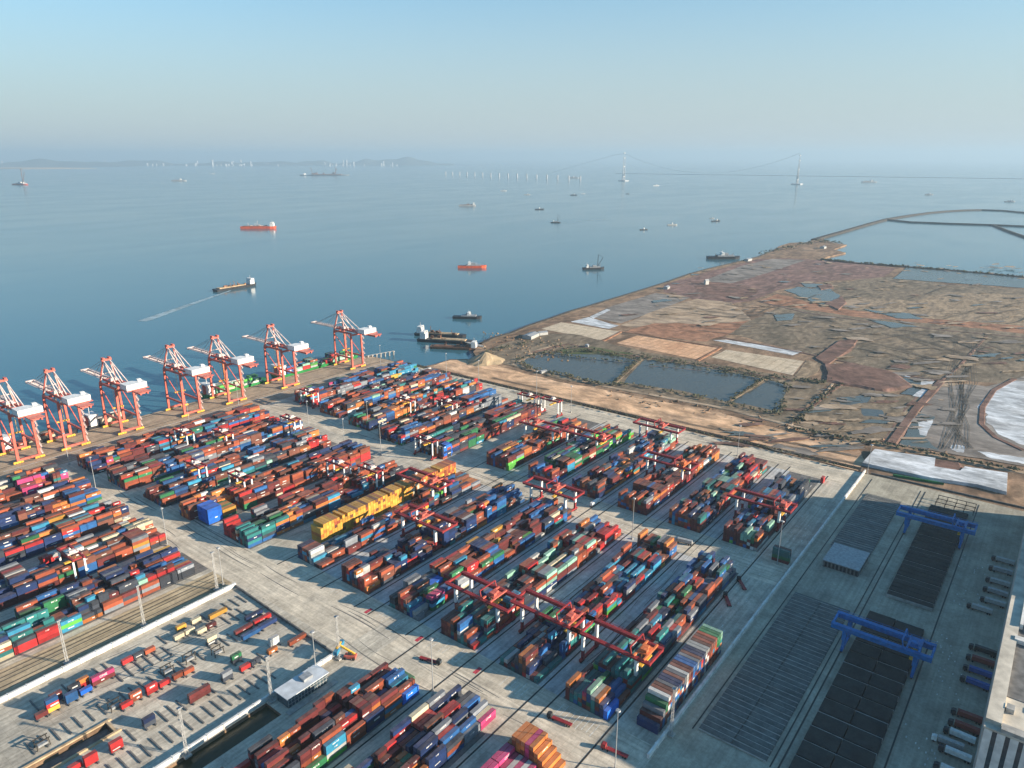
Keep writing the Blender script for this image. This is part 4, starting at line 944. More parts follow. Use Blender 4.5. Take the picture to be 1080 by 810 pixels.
# ---------------------------------------------------------------- yard gantries
def rtg(x, y, label):
    r = empty("rubber_tyred_gantry", (x, y, .06)); tag(r, label, "crane", "white legged yard gantries"); Y = 11.8; X = 3.6
    for sx in (-1, 1):
        for sy in (-1, 1):
            l = MB().beam((sx * X, sy * Y, 5.2), (sx * X, sy * Y, 18.4), 1.0, 1.2).build("leg", M['white'], r)
            MB().beam((sx * X * 1.25, sy * Y, 1.9), (sx * X, sy * Y, 5.2), 1.0, 1.2).build("leg_foot", M['gantry_red'], l)
        MB().box(sx * X - .6, sx * X + .6, -Y - 1.6, Y + 1.6, 18.4, 20).build("girder", M['gantry_red'], r)
    for sy in (-1, 1):
        MB().box(-X - 2.8, X + 2.8, sy * Y - .6, sy * Y + .6, 1.4, 2.4).build("sill_beam", M['gantry_red'], r)
        MB().box(-X + .6, X - .6, sy * Y - .5, sy * Y + .5, 18.6, 19.8).build("end_tie", M['gantry_red'], r)
        for sx in (-1, 1):
            for d in (0, 1.8): MB().tube((sx * (X + .9) + sx * (d - .9), sy * Y - .45, .75), (sx * (X + .9) + sx * (d - .9), sy * Y + .45, .75), .75, n=12).build("wheel", M['dark'], r)
    t = MB().box(-X + .1, X - .1, -4.5, 0, 20.1, 21).box(-2, 2, -4, -1, 21.05, 22.4).build("trolley", M['pale'], r)
    MB().box(-1.2, 1.2, .2, 2.4, 16.4, 18.8).build("cab", M['glass'], t)
    MB().box(-2.5, 2.5, Y + .7, Y + 2.6, 2.5, 5).build("engine_house", M['white'], r)
    s = MB().box(-6, 6, -3.4, -1.2, 14, 14.8)
    for sx in (-1, 1): s.beam((sx * 1.5, -2.3, 14.8), (sx * 1.5, -2.3, 20.1), .15)
    s.build("spreader", M['yellow'], r)
    return r
RTGS = [((337, 687), "small white legged gantry at the quay side end of the middle left blocks"), ((361, 655), "white legged gantry second from the quay, right of the first, middle left blocks"),
        ((301, 601), "white legged gantry nearest the road corner over blue containers, middle left blocks"), ((311, 545), "white legged gantry over the row behind the bright blue corner pile"),
        ((499, 697), "pale legged gantry beside the quay road, near the fifth quay crane"), ((428, 635), "white legged gantry at the far right end of the middle left blocks, by lamp mast"),
        ((549, 585), "small white legged gantry in the middle of the back left block"), ((571, 540), "white legged gantry in back left block, in front of white containers"),
        ((474, 478), "white legged gantry at the near right corner of the back left block"), ((382, 499), "white legged gantry left of its twin, behind the yellow wall"),
        ((392, 467), "white legged gantry right of its twin, behind the yellow wall"), ((646, 480), "left of two white legged gantries at the far end by the sand strip"),
        ((650, 450), "right of two white legged gantries at the far end by the sand strip"), ((164, 522), "lone white legged gantry standing among the containers at the left edge")]
g0 = rtg(*RTGS[0][0], RTGS[0][1])
for (x, y), lab in RTGS[1:]: dup(g0, (x, y, .06), label=lab)

def rmg(x, y, label, m_beam, m_leg, group, half=26.0, X=7.5, legY=17.5, zt=18.0, trol=8.0, arch=True, gw=1.6, gh=2.0, name="rail_gantry_crane"):
    r = empty(name, (x, y, .06)); tag(r, label, "crane", group)
    for sx in (-1, 1):
        g = MB(); g.box(sx * X - gw / 2, sx * X + gw / 2, -half, half, zt + 2.0 - gh, zt + 2.0); gg = g.build("girder", m_beam, r)
        rl_ = MB()
        for k in range(int(half * 2 / 4)): yy = -half + 1 + k * 4; rl_.beam((sx * (X + 1.5), yy, zt + 2.0), (sx * (X + 1.5), yy, zt + 3.1), .14)
        rl_.beam((sx * (X + 1.5), -half, zt + 3.1), (sx * (X + 1.5), half, zt + 3.1), .16); rl_.box(sx * (X + 1.3) - .5, sx * (X + 1.3) + .5, -half, half, zt + 1.7, zt + 1.95); rl_.build("walkway", m_beam, gg)
        for sy in (-1, 1):
            l = MB().beam((sx * X, sy * legY, 8), (sx * X, sy * legY, zt + 1.9 - gh), 1.7 * gw / 1.6, 2.0 * gw / 1.6).build("leg", m_leg, r)
            MB().beam((sx * X, sy * legY, 2.2), (sx * X, sy * legY, 8), 1.5, 1.6).build("leg_foot", m_beam, l)
    for sy in (-1, 1):
        MB().box(-X - 3, X + 3, sy * legY - .8, sy * legY + .8, 1.3, 2.6).build("sill_beam", m_beam, r)
        MB().box(-X + .8, X - .8, sy * (half - .6) - .6, sy * (half - .6) + .6, zt + .3, zt + 1.7).build("end_tie", m_beam, r)
        b = MB()
        for sx in (-1, 1):
            for k in range(3): b.box(sx * (X + .6) - 1.9 + k * 1.4, sx * (X + .6) - .8 + k * 1.4, sy * legY - .5, sy * legY + .5, .15, 1.28)
        b.build("bogie", M['dark'], r)
    if arch:
        a = MB(); y1 = trol + 5
        for sx in (-1, 1): a.beam((sx * X, y1, zt + 2), (sx * X, y1 + 1, zt + 6.4), .7)
        a.beam((-X, y1 + 1, zt + 6.4), (X, y1 + 1, zt + 6.4), .7); a.build("cable_arch", m_beam, r)
    t = MB(); mt = (M['gantry_orange'] if 'orange trolley' in label else M['crane_red']) if m_leg is M['white'] else m_beam
    t.box(-X - .8, X + .8, trol - 3.6, trol - 2.6, zt + 2.05, zt + 3).box(-X - .8, X + .8, trol + 2.6, trol + 3.6, zt + 2.05, zt + 3).box(-4, 4, trol - 2.58, trol + 2.58, zt + 2.2, zt + 3.1).box(-3, -.3, trol - 2, trol + 2, zt + 3.15, zt + 4.8).box(.6, 3, trol - 1, trol + 2, zt + 3.15, zt + 4.3)
    tt = t.build("trolley", mt, r); MB().box(-1.2, 1.2, trol + 3.8, trol + 6, zt - 1.8, zt + 1).build("cab", M['glass'], tt)
    s = MB().box(-6.1, 6.1, trol - 1.2, trol + 1.2, zt - 4.6, zt - 3.7)
    for sx in (-1, 1):
        for sy in (-1, 1): s.beam((sx * 2.5, trol + sy * 1, zt - 3.7), (sx * 2.2, trol + sy * 1.2, zt + 2.2), .14)
    s.build("spreader", M['yellow'], r)
    return r
RMGS = [(307, 262.5, -9, "red cantilever gantry crane, left end of three joined across the front blocks"), (317, 216, -14, "red cantilever gantry crane, middle one of three joined across the front blocks"),
        (317, 171, -19, "red cantilever gantry crane with orange trolley, right end of the three joined"), (355, 362, 2, "red gantry crane in front of the yellow wall, nearer of two"),
        (406, 414, -12, "red gantry crane spanning the far end of the yellow wall"), (460, 315, -4, "red gantry crane standing on the bare road between near and far blocks"),
        (577, 409, 8, "red gantry crane left half of the joined pair in far blocks"), (584, 361, -20, "red gantry crane right half of the joined pair in far blocks"),
        (572, 264, -15, "red gantry crane with orange trolley over bright orange containers, far blocks"), (649, 313, -4, "farthest red gantry crane, against the fence of the sand strip"),
        (545, 168, -18, "red gantry crane farthest right, beside the lone green stack")]
base = None
for i, (x, y, trol, lab) in enumerate(RMGS):
    rmg(x, y, lab, M['gantry_red'], M['white'], "red cantilever gantry cranes", trol=trol)
for (x, lab) in ((421, "nearer blue gantry crane over dark slab stacks in the rail yard"), (603, "farther blue gantry crane over dark slab stacks in the rail yard")):
    rmg(x, 51, lab, M['blue'], M['blue'], "blue rail yard gantries", half=27, X=6.5, legY=19, zt=15, trol=-17, arch=True, gw=2.2, gh=3.2)
    
# ---------------------------------------------------------------- walls, masts, sheds, building
def wall(name, a, b, h, t, m, label, z=.05):
    d = (Vector(b) - Vector(a)).normalized(); n = Vector((-d.y, d.x)) * t / 2; L = (Vector(b) - Vector(a)).length
    mb = MB(); mb.slab([(a[0] + n.x, a[1] + n.y), (b[0] + n.x, b[1] + n.y), (b[0] - n.x, b[1] - n.y), (a[0] - n.x, a[1] - n.y)], z, h)
    o = mb.build(name, m); tag(o, label, "wall")
    c = MB(); k = int(L / 9)
    for i in range(1, k): p = Vector(a) + d * L * i / k; c.slab([(p.x + n.x * 1.5, p.y + n.y * 1.5), (p.x + d.x * .5 + n.x * 1.5, p.y + d.y * .5 + n.y * 1.5), (p.x + d.x * .5 - n.x * 1.5, p.y + d.y * .5 - n.y * 1.5), (p.x - n.x * 1.5, p.y - n.y * 1.5)], z, h + .15)
    c.build("pier", m, o); return o
wall("boundary_wall", (-60, 421.5), (227.5, 421.5), 2.9, 1.6, M['wall_white'], "long white wall between the left containers and the walled depot")
wall("boundary_wall", (226.8, 420.6), (222.6, 308.6), 1.9, .8, M['conc_dark'], "low dark grey wall closing the depot towards the road")
wall("boundary_wall", (-60, 308.2), (222, 308.2), 2.6, 1.4, M['wall_white'], "white wall between the walled depot and the dark canal")
wall("boundary_wall", (268, 123.6), (703, 123.6), 2.6, 1.2, M['wall_white'], "long straight white wall right of the striped container stack")
def fence(a, b, label):
    mb = MB(); d = Vector((b[0] - a[0], b[1] - a[1])); n = int(d.length / 7)
    o = empty("perimeter_fence"); tag(o, label, "fence"); pm = MB().box(-.3, .3, -.3, .3, 0, 2.6).mesh("post", M['conc_dark'])
    for i in range(n + 1): p = Vector(a) + d * i / n; q = bpy.data.objects.new("post", pm); COL.objects.link(q); q.parent = o; q.location = (p.x, p.y, 0)
    f = MB()
    for z0 in (.3, 1.2, 2.1): f.beam((a[0], a[1], z0), (b[0], b[1], z0), .3)
    f.build("fence_rail", M['dark'], o)
fence((702.5, 742), (706.5, 128), "dark post fence dividing the container yard from the sand strip")
struct("fence_bank", MB().slab([(699.6, 740), (704.4, 740), (709, 128), (704, 128)], 0, .9, 1), M['rock'])

def mast(x, y, h, label, kind='pole'):
    if kind == 'pole':
        r = empty("lamp_mast", (x, y, .05)); tag(r, label, "lamp mast", "high lamp masts")
        MB().tube((0, 0, 0), (0, 0, h), .32, .16, 8).build("pole", M['galv'], r); MB().box(-.8, .8, -.8, .8, 0, .9).build("footing", M['conc'], r)
        t = MB().tube((0, 0, h - 1.0), (0, 0, h - .5), 1.35, 1.1, 12); t.build("lamp_ring", M['steel'], r)
    else:
        r = empty("lattice_mast", (x, y, .05)); tag(r, label, "lamp mast", "white lattice lamp towers"); m = MB(); w0, w1 = .65, .36; n = 12
        for sx in (-1, 1):
            for sy in (-1, 1): m.beam((sx * w0, sy * w0, 0), (sx * w1, sy * w1, h), .16)
        for k in range(n):
            f0, f1 = k / n, (k + 1) / n; a, b = w0 + (w1 - w0) * f0, w0 + (w1 - w0) * f1; s = 1 if k % 2 else -1
            for sy in (-1, 1): m.beam((-s * a, sy * a, h * f0), (s * b, sy * b, h * f1), .10); m.beam((sy * a, -s * a, h * f0), (sy * b, s * b, h * f1), .10)
            for sy in (-1, 1): m.beam((-b, sy * b, h * f1), (b, sy * b, h * f1), .1)
        m.build("tower", M['galv'], r); MB().box(-1.8, 1.8, -1.8, 1.8, 0, 1.0).build("footing", M['conc'], r); MB().box(-1.0, 1.0, -1.0, 1.0, h + .02, h + .3).build("platform", M['steel'], r); f = MB()
        f.box(-1.2, 1.2, -1.3, -1.0, h + .4, h + .9)
        f.build("floodlight", M['steel'], r)
    return r
for (x, y, lab) in [(121, 427.5, "white lattice lamp tower before the red and green stack, left edge"), (166.5, 427.5, "white lattice lamp tower midway along the long white depot wall"), (217, 427.5, "white lattice lamp tower near the corner of the white depot wall"),
                    (128, 305.5, "white lattice lamp tower beside the dark canal, bottom edge"), (176.5, 305, "white lattice lamp tower at the end of the dark canal"), (222.5, 304, "white lattice lamp tower at the right end of the canal wall")]:
    mast(x, y, 29, lab, 'lattice')
mast(289, 121.5, 29, "white lattice lamp tower against the striped container stack", 'lattice')
for (x, y, h, lab) in [(223, 430, 30, "thin lamp mast just right of the lattice tower at the depot wall corner"), (234, 238, 38, "thin lamp mast on the road at the near end of the middle blocks"), (205, 303.2, 30, "thin lamp mast beside the glassy canal office"),
                    (226, 512, 33, "thin lamp mast at the right end of the second left block"), (236, 657, 33, "thin lamp mast at the right end of the upper left block"), (448, 516, 35, "thin lamp mast on the crossroad behind the bright blue wall"),
                    (434, 555, 35, "thin lamp mast between middle and back blocks, near the twin gantries"), (446, 629, 35, "thin lamp mast between middle and back blocks, quay side"), (489, 582, 33, "thin lamp mast at the front of the back left block"),
                    (455, 236, 36, "thin lamp mast at the right end of the orange stack on the crossroad"), (488, 134, 36, "thin lamp mast in front of the lone green stack"), (666, 234, 33, "thin lamp mast on the far road before the sand strip, right side"),
                    (672, 437, 33, "thin lamp mast on the far road before the sand strip, middle"), (660, 750, 35, "thin lamp mast at the outer end of the quay"), (690, 652, 33, "thin lamp mast on the far fence left of the sand heap"),
                    (690, 594, 33, "thin lamp mast on the far fence before the sandy strip"), (252, 133, 36, "thin lamp mast at the bottom edge right of the orange pile"), (368, 735, 33, "thin lamp mast on the quay edge road by the fourth crane"),
                    (431, 739, 35, "thin lamp mast on the quay edge road by the fifth crane"), (246, 738, 33, "pale lamp mast on the quay edge road by the second crane"), (700, 121, 30, "thin lamp mast at the far end of the right white wall"), (697, 505, 33, "thin lamp mast on the far fence, middle of the sandy strip")]:
    mast(x, y, h, lab)

r = empty("canal_office", (179, 293.2, .06)); tag(r, "glassy low office building with pale flat roof at the canal end", "building")
MB().box(0, 26, 0, 10, 0, 6.2).build("wall", M['glass'], r)
rf = MB().box(-1, 27, -1, 11, 6.25, 6.8).build("roof", mat("office_roof", (.50, .53, .56), .5, var=.2, scale=.2), r); MB().box(13, 19, 3, 8, 6.85, 8.3).build("roof_box", M['steel'], rf)
m = MB()
for k in range(13): m.box(k * 2.1, k * 2.1 + .25, -.12, -.02, 0, 6.2)
for zz in (2.0, 4.1): m.box(0, 26, -.16, -.121, zz, zz + .25)
m.build("mullion", M['galv'], r); MB().box(-3, 30, -5, -1.2, 0, .25).build("terrace", M['conc'], r)

# long warehouse at the right: its roof edge runs along the yard and its shadow falls over the rail yard
def bl():
    r = empty("warehouse", (0, 0, 0)); tag(r, "tall beige roofed warehouse with white facade fins at the lower right edge", "building")
    MB().box(330.6, 690, -120, -5.2, 0, 47).build("wall", M['glass'], r)
    f = MB().box(330, 690, -5.19, -4.4, 0, 46.9); f.build("side_wall", M['conc'], r)
    for k in range(16): MB().box(329.6, 330.58, -7.8 - k * 4.8, -4.8 - k * 4.8, 0, 47.0).build("facade_fin", M['wall_white'], r)
    rf = MB().box(329.4, 690, -120, -4.4, 47.01, 48).build("roof", M['roof'], r)
    p = MB(); p.box(333, 690, -10.4, -4.5, 48.02, 50); p.build("parapet", M['roof'], rf)
    b = MB(); b.box(329.5, 334, -80, -10.5, 48.02, 49.8).box(352, 356, -26, -23, 48.02, 50).box(345, 349, -14, -11, 48.02, 50.4); b.build("roof_house", M['conc'], rf)
    MB().box(357, 470, -80, -10.45, 48.02, 48.3).build("roof_pit", M['conc_dark'], rf)
    b = MB().box(352, 430, -31, -29.5, 48.02, 51.5); b.build("roof_screen", M['wall_white'], rf)
    b = MB()
    for k in range(3): b.box(420, 470, -12 - k * 5, -10.5 - k * 5, 48.02, 51.4)
    b.box(405, 409, -20, -9.4, 48.02, 50.6); b.build("roof_fin", M['wall_white'], rf)
    up = MB().box(470, 690, -120, -14, 48.02, 63); up.build("upper_storey", M['conc'], r)
bl()

# ---------------------------------------------------------------- rail yard slabs, racks, white tarp, platform
slab_d = ground_mat("dark_slabs", [(.085, .088, .085), (.135, .135, .125), (.10, .105, .10)], (.05, .2, .8))
slab_k = ground_mat("black_slabs", [(.022, .024, .024), (.042, .043, .04), (.03, .031, .03)], (.05, .2, .8))
def slabfield(u0, u1, v0, v1, step, h, split, label, gap=.9):
    r = empty("slab_stack", ((u0 + u1) / 2, (v0 + v1) / 2, .06)); tag(r, label, "slab field"); n = int((u1 - u0) / step); L, Wd = u1 - u0, v1 - v0
    MB().box(-L / 2, L / 2, -Wd / 2, Wd / 2, 0, .25).build("bed", slab_d, r)
    for k in range(n):
        x = -L / 2 + k * step; m = MB()
        for s in range(split): y = -Wd / 2 + Wd * s / split; m.box(x, x + step - gap, y + .3, y + Wd / split - .3, .25, h + .12 * ((k * 7 + s * 3) % 4))
        m.build("slab", slab_d if h < 2 else slab_k, r)
    c = MB()
    for k in range(n + 1): x = -L / 2 + k * step - gap * .75; c.box(x, x + gap * .5, -Wd / 2, Wd / 2, .26, h * .8 + .3)
    c.build("divider", M['conc'], r)
slabfield(302, 460, 76.5, 112, 4.2, .7, 2, "wide dark slab field nearest the white wall, bottom of the rail yard")
slabfield(539, 655, 83, 111, 3.8, .7, 1, "dark ribbed slab field at the far end beside the white wall")
slabfield(300, 466, 34, 66, 12.6, 3.6, 2, "dark slab stacks under the nearer blue gantry", 1.6)
slabfield(493, 662, 34, 62, 6.2, 2.4, 1, "dark slab stacks under the farther blue gantry", 1.0)
r = empty("loading_platform", (521, 95, .06)); tag(r, "grey raised rectangular platform between the two ribbed slab fields", "platform")
MB().box(-15, 15, -12, 12, 0, 5).build("base", M['conc_dark'], r); MB().box(-15.5, 15.5, -12.5, 12.5, 5.02, 5.5).build("deck", M['steel'], r); m = MB()
for k in range(9): m.box(-15.25, -15.02, -11.5 + k * 2.6, -10 + k * 2.6, .6, 4.2)
m.build("bay_opening", M['dark'], r)
r = empty("steel_rack", (672, 45, .06)); tag(r, "open steel rack frame at the far end of the rail yard", "rack")
m = MB()
for x in (-8, 0, 8):
    for y in range(-14, 15, 7): m.box(x - .25, x + .25, y - .25, y + .25, 0, 4)
    m.box(x - .3, x + .3, -14.4, 14.4, 4.02, 4.5)
m.build("frame", M['rail'], r)
tarp = [(909, 491), (922, 476.5), (986, 486), (985, 495), (1012, 499.5), (1017, 495), (1062, 502), (1061, 522), (1030, 514), (982, 507)]
g = [G(*q) for q in tarp]; o = MB().slab(g, .1, 3.2, .5).build("white_cover", white_m); tag(o, "large white sheet covering a low bank beyond the rail yard", "cover")
o = MB().slab([(708, 100), (716, 60), (716, 66), (709.5, 101)], .05, 2.2).build("green_tarp", mat("green_tarp_cloth", (.02, .16, .05), .7, var=.4, scale=.2)); tag(o, "crumpled green tarpaulin along the foot of the white sheet", "tarpaulin")
wall("kerb_wall", (702, 118), (708, -60), 1.4, .8, M['conc_dark'], "low dark wall at the far end of the rail yard")

# ---------------------------------------------------------------- trucks and trailers
def truck(x, y, rz, label, cab_m, load=None, load_m=None):
    r = empty("truck", (x, y, .06), rz); tag(r, label, "truck")
    MB().box(-7.2, 4.2, -1.1, 1.1, 1.0, 1.35).build("trailer_bed", M['gantry_red'] if load is None else M['rail'], r)
    c = MB().box(4.6, 7.0, -1.2, 1.2, .7, 3.0); c.box(4.62, 6.4, -1.15, 1.15, 3.02, 3.4); cb = c.build("cab", cab_m, r); MB().box(7.01, 7.05, -1.05, 1.05, 1.8, 2.8).build("windscreen", M['glass'], cb)
    for wx in (-6.2, -4.9, 3.4, 5.9):
        for sy in (-1, 1): MB().tube((wx, sy * 1.15 - .2, .52), (wx, sy * 1.15 + .2, .52), .52, n=10).build("wheel", M['dark'], r)
    if load: MB().box(-7.2, 4.1, -1.22, 1.22, 1.4, 4.0).build("box_body", load_m, r)
    return r
tx = math.pi
for (px, py, rz, lab, cm, ld, lm) in [(454, 698, math.radians(-75), "dark tractor with empty red trailer on the sunlit road by the lamp mast", 'dark', None, None), (590, 761, math.radians(98), "empty red flatbed trailer parked right of the orange pile", 'dark', None, None),
        (648, 794, math.radians(98), "empty red flatbed truck beside the bottom lamp mast", 'gantry_red', None, None), (720, 573, math.radians(100), "white flatbed truck on the crossroad beyond the orange stack", 'steel', 'b', 'galv'),
        (782, 617, math.radians(40), "small dark truck in the lane right of the front block", 'hull_dark', None, None), (767, 634, math.radians(35), "dark truck behind the other in the right hand lane", 'hull_dark', None, None),
        (628, 532 - 0, 0, "white truck in front of the yellow doored stack on the crossroad", 'white', 'b', 'white'), (790, 512, math.radians(20), "pair of dark tractors on the far road", 'dark', None, None)]:
    x, y = G(px, py); truck(x, y, rz, lab, M[cm], ld, M[lm] if lm else None)
M['maroon_box'] = mat("maroon_box", (.24, .05, .04), .6); M['navy_box'] = mat("navy_box", (.02, .09, .32), .6)
WORDS = [("white box truck, nearest of the row backed up to the warehouse", 'white'), ("white box truck second from the near end at the warehouse", 'white'), ("long white truck with pale cab third from the near end", 'galv'),
         ("white box truck with maroon cab fourth from the near end", 'white'), ("dark maroon truck fifth from the near end by warehouse wall", 'maroon_box'), ("dark brown truck sixth from the near end by warehouse wall", 'maroon_box'), ("navy truck in deep shade at the middle of the warehouse wall", 'navy_box'),
         ("second navy truck in deep shade at the warehouse wall", 'navy_box'), ("maroon truck beyond the navy trucks at the warehouse wall", 'maroon_box'), ("blue black truck farther along the warehouse wall", 'hull_dark'),
         ("grey truck with dark cab standing out from the far row", 'galv'), ("pale grey truck behind the one standing out", 'galv'), ("silver truck in the far row, third from its near end", 'steel'), ("silver truck in the far row, fourth from its near end", 'galv'), ("silver truck in the far row, fifth from its near end", 'steel'), ("silver truck at the far end of the warehouse row", 'galv')]
for k, (u, v) in enumerate([(349, 4), (363, 4), (369, 8), (378, 4), (386, 3), (396, 3), (428, 3), (440, 3), (452, 3), (464, 3), (512, 10), (526, 4), (541, 4), (556, 4), (575, 4), (592, 4)]):
    truck(u, v, math.pi / 2 + (k % 3 - 1) * .03, WORDS[k][0], M['hull_dark'] if k not in (2,) else M['white'], 'b', M[WORDS[k][1]])
# reach stacker lifting a light blue container
x, y = G(369, 694); r = empty("reach_stacker", (x, y, .06), math.radians(120)); tag(r, "red reach stacker holding up a light blue container by the canal road", "reach stacker")
MB().box(-4, 3, -1.8, 1.8, .8, 2.4).build("body", M['crane_red'], r); MB().box(-1.5, .8, -.7, .8, 2.45, 4.2).build("cab", M['glass'], r)
for wx in (-3, 2.2):
    for sy in (-1, 1): MB().tube((wx, sy * 1.9 - .4, .85), (wx, sy * 1.9 + .4, .85), .85, n=12).build("wheel", M['dark'], r)
MB().beam((-3.4, 0, 3), (6.2, 0, 8.6), .9, 1.1).build("boom", M['yellow'], r); MB().box(5.8, 7.0, -3.2, 3.2, 8.0, 8.7).build("spreader", M['yellow'], r)
o = bpy.data.objects.new("shipping_container", body_mesh('sky', L40, 1.0)); COL.objects.link(o); d = Vector((math.cos(math.radians(120)), math.sin(math.radians(120)))) * 6.4; o.location = (x + d.x, y + d.y, 5.4); o.rotation_euler = (0, 0, math.radians(30)); tag(o, "light blue container held up by the red reach stacker", "container", "stacked shipping containers")
# straddle frames and sleepers in the depot
sl_m = MB().box(-.4, .4, -6, 6, 0, .55).mesh("concrete_sleeper", M['conc_dark']); rsl = random.Random(4); busy = [(c['x'], c['y']) for c in CONT if c['block'] == "depot"]
LANES = [402, 387, 366, 342, 329]
k = 0
for yl, a, b in ((404, 95, 222), (391, 95, 215), (372, 82, 210), (341, 82, 216), (325, 95, 190)):
    x = a
    while x < b:
        if not any(abs(x - bx) < 5.5 and abs(yl - by) < 7 for bx, by in busy):
            o = bpy.data.objects.new("concrete_sleeper", sl_m); COL.objects.link(o); o.location = (x, yl, .06); tag(o, "bare concrete sleeper beam lying on the walled depot floor", "sleeper", "bare concrete sleepers in the depot"); k += 1
        x += rsl.choice((5.2, 5.6, 6.0))
for i, c in enumerate([c for c in CONT if c['block'] == "depot" and c['tier'] == 0]):
    for dx in (-c['L'] * .38, c['L'] * .38):
        o = bpy.data.objects.new("concrete_sleeper", sl_m); COL.objects.link(o); o.location = (c['x'] + dx, c['y'], .14); o.scale = (1, .5, 1); tag(o, "concrete sleeper beam carrying a container in the walled depot", "sleeper", "loaded concrete sleepers in the depot")
for (px, py, lab) in [(122, 747, "dark lifting frame left of the red double stack in the depot"), (200, 697, "grey lifting frame in the middle of the depot"), (230, 690, "grey lifting frame under the cream tank in the depot"), (45, 787, "heap of grey frames at the near end of the basin"), (177, 710, "grey lifting frame behind the rust container pair")]:
    x, y = G(px, py); r = empty("lifting_frame", (x, y, .06)); tag(r, lab, "frame"); m = MB()
    for sx in (-1, 1):
        for sy in (-1, 1): m.beam((sx * 3, sy * 2, 0), (sx * 2.6, sy * 1.8, 4.5), .4)
    for sy in (-1, 1): m.beam((-3.4, sy * 1.8, 4.5), (3.4, sy * 1.8, 4.5), .5)
    m.build("frame", M['rail'], r); MB().box(-2.2, 2.2, -1.4, 1.4, 1.0, 2.2).build("engine", M['steel'], r)

# ---------------------------------------------------------------- boats
RV = Vector((math.sin(AZ), -math.cos(AZ), 0)); FW = Vector((math.cos(AZ), math.sin(AZ), 0))
def boat(px, py, lpx, ang, label, hull='hull_grey', style='cargo', cat="boat", bridge=-.36, crane=False, mastm=False, hs=1.0):
    x, y = G(px, py, WZ); dist = math.hypot(x, y); L = max(8, 1.04 * lpx * dist / F / max(.35, abs(math.cos(math.radians(ang))))); B = L * (.24 if style == 'dredger' else .17)
    r = empty({'cargo': "cargo_ship", 'dredger': "dredger", 'barge': "barge", 'small': "small_boat"}[style], (x, y, WZ), AZ - math.pi / 2 + math.radians(ang)); tag(r, label, cat)
    h = min(12, L * (.04 if style == 'barge' else .07) * hs + .8); shape_hull(MB(), L, B, -.5, h).build("hull", M[hull], r)
    bx = bridge * L; hh = min(15, L * .075 + 2)
    if style in ('cargo', 'barge'):
        MB().box(-L * .24 if bridge < 0 else -L * .42, L * .34 if bridge < 0 else L * .2, -B * .36, B * .36, h + .02, h + (.4 + L * .012)).build("hatch_cover", M['deck' if hull != 'hull_dark' else 'cargo_sand' if style == 'barge' else 'deck'], r)
    cl_ = min(L * .05, 11); b = MB().box(bx - cl_, bx + cl_, -B * .4, B * .4, h + .03, h + hh); b.box(bx - cl_ * .7, bx + cl_ * .8, -B * .48, B * .48, h + hh + .02, h + hh * 1.3); bb = b.build("deckhouse", M['white'], r)
    MB().box(bx + cl_ * .802, bx + cl_ * .83, -B * .4, B * .4, h + hh * 1.08, h + hh * 1.24).build("bridge_window", M['glass'], bb)
    MB().tube((bx, 0, h + hh * 1.3), (bx, 0, h + hh * 2), L * .004 + .1, n=6).build("mast", M['steel'], bb)
    if style == 'dredger':
        m = MB().box(-L * .2, L * .3, -B * .45, B * .45, h + .02, h + L * .04).box(-L * .05, L * .12, -B * .35, B * .35, h + L * .045, h + L * .10); m.build("machinery", M['steel'], r)
    if L > 45:
        rq = random.Random(int(px)); mg = M['deck' if hull != 'hull_red' else 'pale']
        for k in range(7): xx = rq.uniform(-.3, .3) * L; yy = rq.uniform(-.3, .3) * B; sz = rq.uniform(.012, .03) * L; MB().box(xx - sz, xx + sz, yy - sz * .7, yy + sz * .7, h + .03, h + sz * rq.uniform(.8, 2.2)).build("deck_gear", mg, r)
        for k in range(3): xx = rq.uniform(-.3, .3) * L; MB().beam((xx, 0, h), (xx + rq.uniform(-.04, .1) * L, 0, h + L * rq.uniform(.08, .16)), L * .008).build("derrick_post", mg, r)
    if crane:
        m = MB(); m.beam((L * .18, 0, h), (L * .2, 0, h + L * .34 * crane), L * .022); m.beam((L * .18, 0, h + L * .04), (L * .42, 0, h + L * .26 * crane), L * .018); m.beam((L * .2, 0, h + L * .34 * crane), (L * .42, 0, h + L * .26 * crane), L * .008); m.build("derrick", M['deck' if hull == 'hull_red' else 'hull_dark'], r)
    return r
def wake(px, py, qx, qy, w0, w1):
    a = Vector((*G(px, py, WZ), WZ + .15)); d = Vector((*G(qx, qy, WZ), WZ + .15)) - a; L = d.length; d.normalize(); s = Vector((-d.y, d.x, 0)); mb = MB(); n = 14; rw = random.Random(int(px))
    for k in range(n):
        f0, f1 = k / n, (k + .92) / n; wa = w0 + (w1 - w0) * f0; wb = w0 + (w1 - w0) * f1
        mb.quad([a + d * L * f0 - s * wa, a + d * L * f1 - s * wb, a + d * L * f1 + s * wb * rw.uniform(.6, 1), a + d * L * f0 + s * wa])
    struct("wake", mb, M['foam'], "stuff")
boat(273, 241, 33, 3, "bright orange red cargo ship with white bridge in mid water, left", 'hull_red', 'cargo', "ship", .38, hs=.8)
boat(249, 304, 26, 55, "dark laden barge trailing a long wake, left of centre", 'hull_dark', 'barge', "barge", .36)
wake(243, 306.5, 150, 339, 2.5, 11)
boat(498, 282.5, 29, 2, "red hulled ferry with white upper works, centre", 'hull_red', 'dredger', "ship", -.1)
boat(626, 284, 22, 8, "dark work vessel with a tall mast crane near the shore", 'hull_dark', 'dredger', "work boat", -.3, 1.7)
boat(493, 336, 30, -6, "grey dredger with white deckhouse above the barge jetty", 'hull_dark', 'dredger', "dredger", 0.05)
boat(465, 354.5, 54, -14, "dark laden barge with white cabin, farthest of three moored by the jetty", 'hull_dark', 'barge', "barge", -.4)
boat(471, 361, 60, -14, "dark laden barge, middle of three moored by the jetty", 'hull_dark', 'barge', "barge", -.4)
